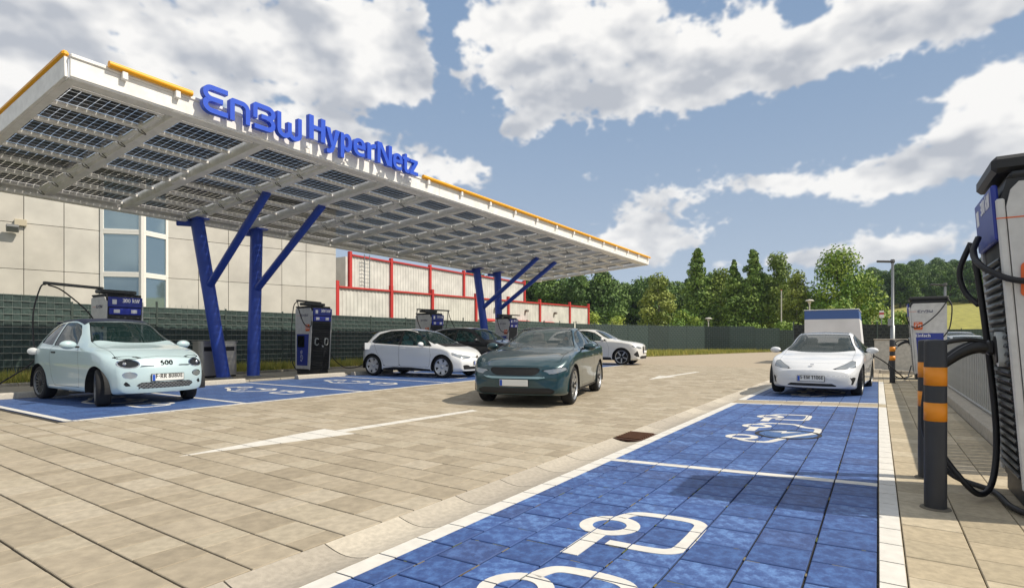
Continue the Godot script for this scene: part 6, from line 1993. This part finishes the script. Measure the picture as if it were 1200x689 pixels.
# the driver: head, neck, shoulders and arms reaching for the wheel, one surface
func driver(car: Node3D, at: Vector3):
	var bones := [[Vector3(-0.12, 0.42, 0), Vector3(-0.2, 0.78, 0), 0.17, 0.18], [Vector3(-0.2, 0.8, -0.17), Vector3(-0.2, 0.8, 0.17), 0.075, 0.075], [Vector3(-0.19, 0.84, 0), Vector3(-0.17, 0.95, 0), 0.055, 0.05], [Vector3(-0.16, 1.0, 0), Vector3(-0.14, 1.07, 0), 0.085, 0.095],
		[Vector3(-0.2, 0.79, 0.19), Vector3(0.0, 0.6, 0.24), 0.055, 0.045], [Vector3(0.0, 0.6, 0.24), Vector3(0.3, 0.68, 0.13), 0.042, 0.032], [Vector3(-0.2, 0.79, -0.19), Vector3(0.0, 0.6, -0.24), 0.055, 0.045], [Vector3(0.0, 0.6, -0.24), Vector3(0.3, 0.68, -0.13), 0.042, 0.032]]
	var field := func(p: Vector3) -> float:
		var s := 0.0
		for b in bones:
			var e: Vector3 = b[1] - b[0]
			var h := clampf((p - b[0]).dot(e) / e.length_squared(), 0.0, 1.0)
			s += exp(-32.0 * (p.distance_to(b[0] + e * h) - lerpf(b[2], b[3], h)))
		return -log(s) / 32.0
	var st := S()
	st.set_smooth_group(0)
	var cell := 0.03
	var lo := Vector3(-0.42, 0.22, -0.34)
	var dim := Vector3i(27, 33, 23)
	var val := {}
	for i in dim.x:
		for j in dim.y:
			for k in dim.z: val[Vector3i(i, j, k)] = field.call(lo + Vector3(i, j, k) * cell)
	var vert := {}
	for i in dim.x - 1:
		for j in dim.y - 1:
			for k in dim.z - 1:
				var sum := Vector3.ZERO
				var n := 0
				for e in [[0, 0, 0, 1, 0, 0], [0, 1, 0, 1, 1, 0], [0, 0, 1, 1, 0, 1], [0, 1, 1, 1, 1, 1], [0, 0, 0, 0, 1, 0], [1, 0, 0, 1, 1, 0], [0, 0, 1, 0, 1, 1], [1, 0, 1, 1, 1, 1], [0, 0, 0, 0, 0, 1], [1, 0, 0, 1, 0, 1], [0, 1, 0, 0, 1, 1], [1, 1, 0, 1, 1, 1]]:
					var a := Vector3i(i + e[0], j + e[1], k + e[2])
					var b := Vector3i(i + e[3], j + e[4], k + e[5])
					var va: float = val[a]
					var vb: float = val[b]
					if (va < 0) != (vb < 0):
						sum += Vector3(a).lerp(Vector3(b), va / (va - vb))
						n += 1
				if n: vert[Vector3i(i, j, k)] = lo + sum / n * cell
	for c in vert:
		for ax in 3:
			var d := Vector3i.ZERO
			d[ax] = 1
			if not val.has(c + d) or (val[c] < 0) == (val[c + d] < 0): continue
			var u := Vector3i.ZERO
			u[(ax + 1) % 3] = 1
			var v := Vector3i.ZERO
			v[(ax + 2) % 3] = 1
			if not (vert.has(c - u) and vert.has(c - v) and vert.has(c - u - v)): continue
			var q := [vert[c], vert[c - u], vert[c - u - v], vert[c - v]]
			if val[c] < 0: q.reverse()
			for p in q: pass
			quad(st, q[0], q[1], q[2], q[3])
	var mesh := done(st)
	var t := thing("person", "driver in dark clothing at the wheel of the dark green car", "person", car.transform * at, car.rotation.y)
	part(t, "body", mesh, M("jacket", Color("3a3d44"), 0.8))
	# face and hair over the head
	st = S()
	var prof := []
	for i in 11: prof.append(Vector2(sin(PI * i / 10), -cos(PI * i / 10)))
	lathe(st, prof, 16, Transform3D(Basis.from_scale(Vector3(0.098, 0.122, 0.082)), Vector3(-0.145, 1.045, 0)))
	bx(st, Vector3(-0.045, 1.03, 0), Vector3(0.03, 0.05, 0.022), 0.008)
	for sg in [-1.0, 1.0]: bx(st, Vector3(-0.15, 1.04, 0.082 * sg), Vector3(0.03, 0.05, 0.014), 0.005)
	var head := part(t, "head", st, M("skin", Color("b98a6e"), 0.6))
	st = S()
	lathe(st, prof.slice(5), 16, Transform3D(Basis.from_scale(Vector3(0.106, 0.118, 0.092)), Vector3(-0.16, 1.07, 0)))
	part(head, "hair", st, M("hair", Color("2a211b"), 0.8))
	st = S()
	for sg in [-1.0, 1.0]: bx(st, Vector3(-0.055, 1.055, 0.032 * sg), Vector3(0.012, 0.012, 0.024), 0.004)
	bx(st, Vector3(-0.056, 0.985, 0), Vector3(0.012, 0.008, 0.04), 0.003)
	part(head, "eyes_and_mouth", st, M("hair"))

# ---- land, meadow and trees ----
func land_y(x: float, s: float) -> float:
	var right := smoothstep(-18.0, 6.0, x)
	return right * 10.5 * smoothstep(46.0, 200.0, s) + 15.0 * smoothstep(185.0, 330.0, s) * smoothstep(-70.0, 10.0, x) - 0.15

func leaf_cloud(sd: int, w: float, h: float, y0: float, lobes: int, leaves: int, size: float, shape: int, cols: Array) -> ArrayMesh:
	var r := RandomNumberGenerator.new()
	r.seed = sd
	var st := S()
	var cs := []
	for i in lobes:
		var u := (i + r.randf()) / lobes
		var rad: float
		match shape:
			0: rad = sqrt(maxf(0.0, 1.0 - pow(2.0 * u - 0.9, 2.0))) * 0.62 # round
			1: rad = (1.0 - u) * 0.62 + 0.02 # cone
			_: rad = sin(PI * pow(u * 0.94 + 0.04, 0.75)) * 0.6 # tall oval
		var a := r.randf() * TAU
		var q := sqrt(r.randf())
		var c := Vector3(cos(a) * rad * q * w * 0.5 * 1.25, y0 + ((0.1 + 0.82 * u) if shape != 1 else (0.06 + 0.9 * u)) * (h - y0), sin(a) * rad * q * w * 0.5 * 1.25)
		var lr := w * r.randf_range(0.13, 0.23) * (1.0 if shape != 1 else 1.25 - u)
		cs.append([c, lr, Color(cols[r.randi() % cols.size()]).srgb_to_linear()])
	for i in leaves:
		var c: Array = cs[r.randi() % lobes]
		var d := Vector3(r.randfn(), r.randfn() * 0.85 + 0.15, r.randfn()).normalized()
		var p: Vector3 = c[0] + d * c[1] * pow(r.randf(), 0.3) * Vector3(1, 0.8, 1)
		var n := (d + Vector3(r.randfn(), r.randfn(), r.randfn()) * 0.55).normalized()
		var x := n.cross(Vector3(r.randfn(), r.randfn(), r.randfn())).normalized()
		var y := n.cross(x)
		var k := size * r.randf_range(0.6, 1.3)
		var col: Color = c[2] * r.randf_range(0.82, 1.2)
		st.set_color(col)
		var m := x * k * 0.5
		var e := y * k * 0.32
		tri(st, p - m, p + e, p + m)
		tri(st, p - m, p + m, p - e)
	return done(st)

func trunk_mesh(h: float, r: float, sd: int, spread: float) -> ArrayMesh:
	var g := RandomNumberGenerator.new()
	g.seed = sd
	var st := S()
	tube(st, [Vector3(0, -0.3, 0), Vector3(g.randf_range(-0.1, 0.1), h * 0.4, g.randf_range(-0.1, 0.1)), Vector3(g.randf_range(-0.2, 0.2), h * 0.9, 0)], [r, r * 0.7, r * 0.15], 8)
	for k in 7:
		var y := h * g.randf_range(0.25, 0.75)
		var a := g.randf() * TAU
		tube(st, [Vector3(0, y, 0), Vector3(cos(a) * spread * 0.5, y + h * 0.08, sin(a) * spread * 0.5), Vector3(cos(a) * spread, y + h * 0.2, sin(a) * spread)], [r * 0.35, r * 0.22, r * 0.06], 5)
	return done(st)

func make_land():
	# rising meadow
	var st := S()
	st.set_smooth_group(0)
	for i in 44:
		for j in 40:
			var x0 := -70.0 + i * 6.0
			var s0 := 30.0 + j * 9.0
			var q := []
			for e in [[0, 0], [0, 9], [6, 9], [6, 0]]: q.append(Vector3(x0 + e[0], land_y(x0 + e[0], s0 + e[1]) + 0.0, -(s0 + e[1])))
			quad(st, q[0], q[1], q[2], q[3])
	var m := MT("meadow", Color("a3a046"), 0.95, noise_tex("meadow", 91, 0.02, 6, 0.68, 1.0), 0.06)
	var o := part(self, "meadow_hill", st, m)
	o.set_meta("kind", "structure")
	var lm := M("leaf", Color.WHITE, 0.7)
	lm.vertex_color_use_as_albedo = true
	lm.backlight_enabled = true
	lm.backlight = Color(0.16, 0.2, 0.04)
	var bark := MT("bark", Color("5b4a3a"), 0.9, noise_tex("barkn", 15, 0.05, 4, 0.6, 1.0), 1.0)
	var pale := MT("bark_pale", Color("a8a296"), 0.85, noise_tex("barkn", 15, 0.05, 4, 0.6, 1.0), 1.0)
	var dark := ["4f6c2a", "456225", "57742c", "648034", "405a22"]
	var mid := ["6c8a34", "7a9338", "60802d", "86993c"]
	var lite := ["98a845", "a6b04e", "8a9f40"]
	# kinds: crown mesh, trunk mesh, height
	var kinds := {}
	for i in 4: kinds["broad%d" % i] = [leaf_cloud(100 + i, 10.5, 15.0, 0.6, 48, 8000, 0.55, 0 if i % 2 else 2, dark), trunk_mesh(14.0, 0.28, 200 + i, 2.6), 15.0, bark]
	for i in 2: kinds["tall%d" % i] = [leaf_cloud(120 + i, 8.4 - 1.2 * i, 15.5, 0.8, 80, 7500, 0.42, 1, ["6b8636", "7b9240", "5f7a31"]), trunk_mesh(15.0, 0.17, 220 + i, 1.2), 15.5, pale]
	kinds["tall2"] = [leaf_cloud(126, 6.2, 14.5, 0.8, 52, 5600, 0.4, 2, ["74893a", "82943f", "687d33"]), trunk_mesh(14.0, 0.16, 226, 1.3), 14.5, pale]
	kinds["birch"] = [leaf_cloud(130, 6.4, 11.0, 0.6, 34, 5000, 0.38, 2, ["7d8b3c", "8a9443", "707f35"]), trunk_mesh(10.5, 0.15, 230, 1.4), 11.0, pale]
	kinds["round"] = [leaf_cloud(140, 11.0, 12.5, 0.5, 60, 9500, 0.4, 2, mid), trunk_mesh(11.0, 0.25, 240, 3.0), 12.5, bark]
	kinds["bush"] = [leaf_cloud(150, 4.8, 4.6, 0.1, 22, 2400, 0.3, 0, mid), trunk_mesh(3.6, 0.1, 250, 1.2), 4.6, bark]
	kinds["light"] = [leaf_cloud(160, 4.4, 5.2, 0.2, 18, 1800, 0.32, 2, lite), trunk_mesh(4.4, 0.08, 260, 0.9), 5.2, bark]
	kinds["hedge"] = [leaf_cloud(170, 4.2, 2.4, 0.0, 24, 1900, 0.26, 0, ["6d8a34", "7b943b"]), trunk_mesh(1.6, 0.06, 270, 0.9), 2.4, bark]
	# trees one can tell apart: kind, plan place, height, label
	var single := [
		["tall0", -24.6, 92, 16.6, "tallest feathery tree above the fence, with pointed top"],
		["tall2", -21.5, 94, 13.4, "slim pointed tree right of the tallest feathery one"],
		["tall1", -18.7, 91, 14.2, "slim feathery tree left of the middle pair"],
		["tall0", -16.1, 92, 15.6, "second tallest slim tree, above the trailer"],
		["tall2", -12.8, 93, 14.8, "slim tree just left of the big round one"],
		["birch", -28.3, 84, 11.6, "pale yellow green birch standing before the dark wood"],
		["round", -4.6, 88, 12.6, "big round bright green tree right of the slim trees"],
		["birch", -9.4, 86, 10.5, "green birch behind the trailer"],
		["bush", -21.3, 73, 5.2, "round bright bush behind the fence beside the path lamp"],
		["light", -36.5, 78, 5.6, "light green young tree before the wood, left of two"],
		["light", -33.0, 79, 5.0, "light green young tree before the wood, right of two"],
		["light", -41.0, 80, 6.4, "yellowish tall shrub behind the end of the corrugated hall"],
		["bush", -0.6, 66, 4.6, "leafy bush behind the black fence beside the lamp post"],
		["bush", -3.2, 70, 5.4, "leafy bush at the foot of the big round tree"],
		["bush", 2.0, 72, 3.6, "low bush at the edge of the meadow"],
		["hedge", -12.4, 71, 3.0, "clipped hedge piece left of the trailer, first"],
		["hedge", -9.4, 71.5, 3.0, "clipped hedge piece left of the trailer, second"]]
	var scaled := func(k: String, p: Vector2, h: float, label: String, group: String):
		var kd: Array = kinds[k]
		var nm := "shrub" if k in ["bush", "hedge", "light"] else "tree"
		var t := thing(nm, label, nm, Vector3(p.x, maxf(land_y(p.x, p.y), -0.15), -p.y), rng.randf() * TAU, group)
		var f: float = h / kd[2]
		t.scale = Vector3(f * rng.randf_range(0.92, 1.12), f, f * rng.randf_range(0.92, 1.12))
		part(t, "trunk", kd[1], kd[3])
		part(t, "crown", kd[0], lm)
	for a in single: scaled.call(a[0], Vector2(a[1], a[2]), a[3], a[4], "")
	# edge of the wood, each tree its own
	var b := Basis(Vector3.UP, atan2(430.0, 650.0))
	for row in 2:
		for i in 30:
			var az := -0.17 + 0.68 * (i + rng.randf_range(0.2, 0.8)) / 30.0
			var z := 118.0 + row * 16 + rng.randf_range(-6, 6)
			var v := b * Vector3(az * z, 0, -z)
			var kd := rng.randi() % 4
			var low := 0.92 if az > 0.34 else 1.0
			if az > 0.34:
				z -= 10.0
				v = b * Vector3(az * z, 0, -z)
			scaled.call("broad%d" % kd, Vector2(v.x, -v.z), (rng.randf_range(12.6, 15.8) + row * 1.4) * low, "dark green %s tree %s %s" % [["slender", "round", "tall oval", "broad"][kd], ["at the wood's front edge", "in the wood's second row"][row], "behind the hall" if az < 0.15 else ("beyond the green fence" if az < 0.34 else "behind the slim trees")], "trees at the edge of the wood")
	for row in 2:
		for i in 22:
			var az := 0.6 + 0.34 * (i + rng.randf_range(0.2, 0.8)) / 22.0
			var z := 172.0 + row * 18 + rng.randf_range(-7, 7)
			var v := b * Vector3(az * z, 0, -z)
			var kd := rng.randi() % 4
			scaled.call("broad%d" % kd, Vector2(v.x, -v.z), rng.randf_range(10.0, 13.5), "dark %s tree %s the wood above the meadow" % [["slender", "round", "tall oval", "broad"][kd], ["at the edge of", "in the second row of"][row]], "trees above the meadow")
	# the wood behind, one mass
	var mm := MultiMesh.new()
	mm.transform_format = MultiMesh.TRANSFORM_3D
	mm.mesh = kinds["broad1"][0]
	var xf := []
	for i in 520:
		var az := rng.randf_range(-1.3, 1.5)
		var z := rng.randf_range(140.0, 260.0)
		if az > 0.5: z = rng.randf_range(208.0, 330.0)
		var v := b * Vector3(az * z, 0, -z)
		var k := rng.randf_range(0.72, 1.0)
		xf.append(Transform3D(Basis(Vector3.UP, rng.randf() * TAU).scaled(Vector3.ONE * k), Vector3(v.x, land_y(v.x, -v.z), v.z)))
	mm.instance_count = xf.size()
	for i in xf.size(): mm.set_instance_transform(i, xf[i])
	var mi := MultiMeshInstance3D.new()
	mi.name = "wood"
	mi.multimesh = mm
	mi.material_override = lm
	add_child(mi)
	tag(mi, "dense dark green wood covering the hill behind", "wood")
	mi.set_meta("kind", "stuff")
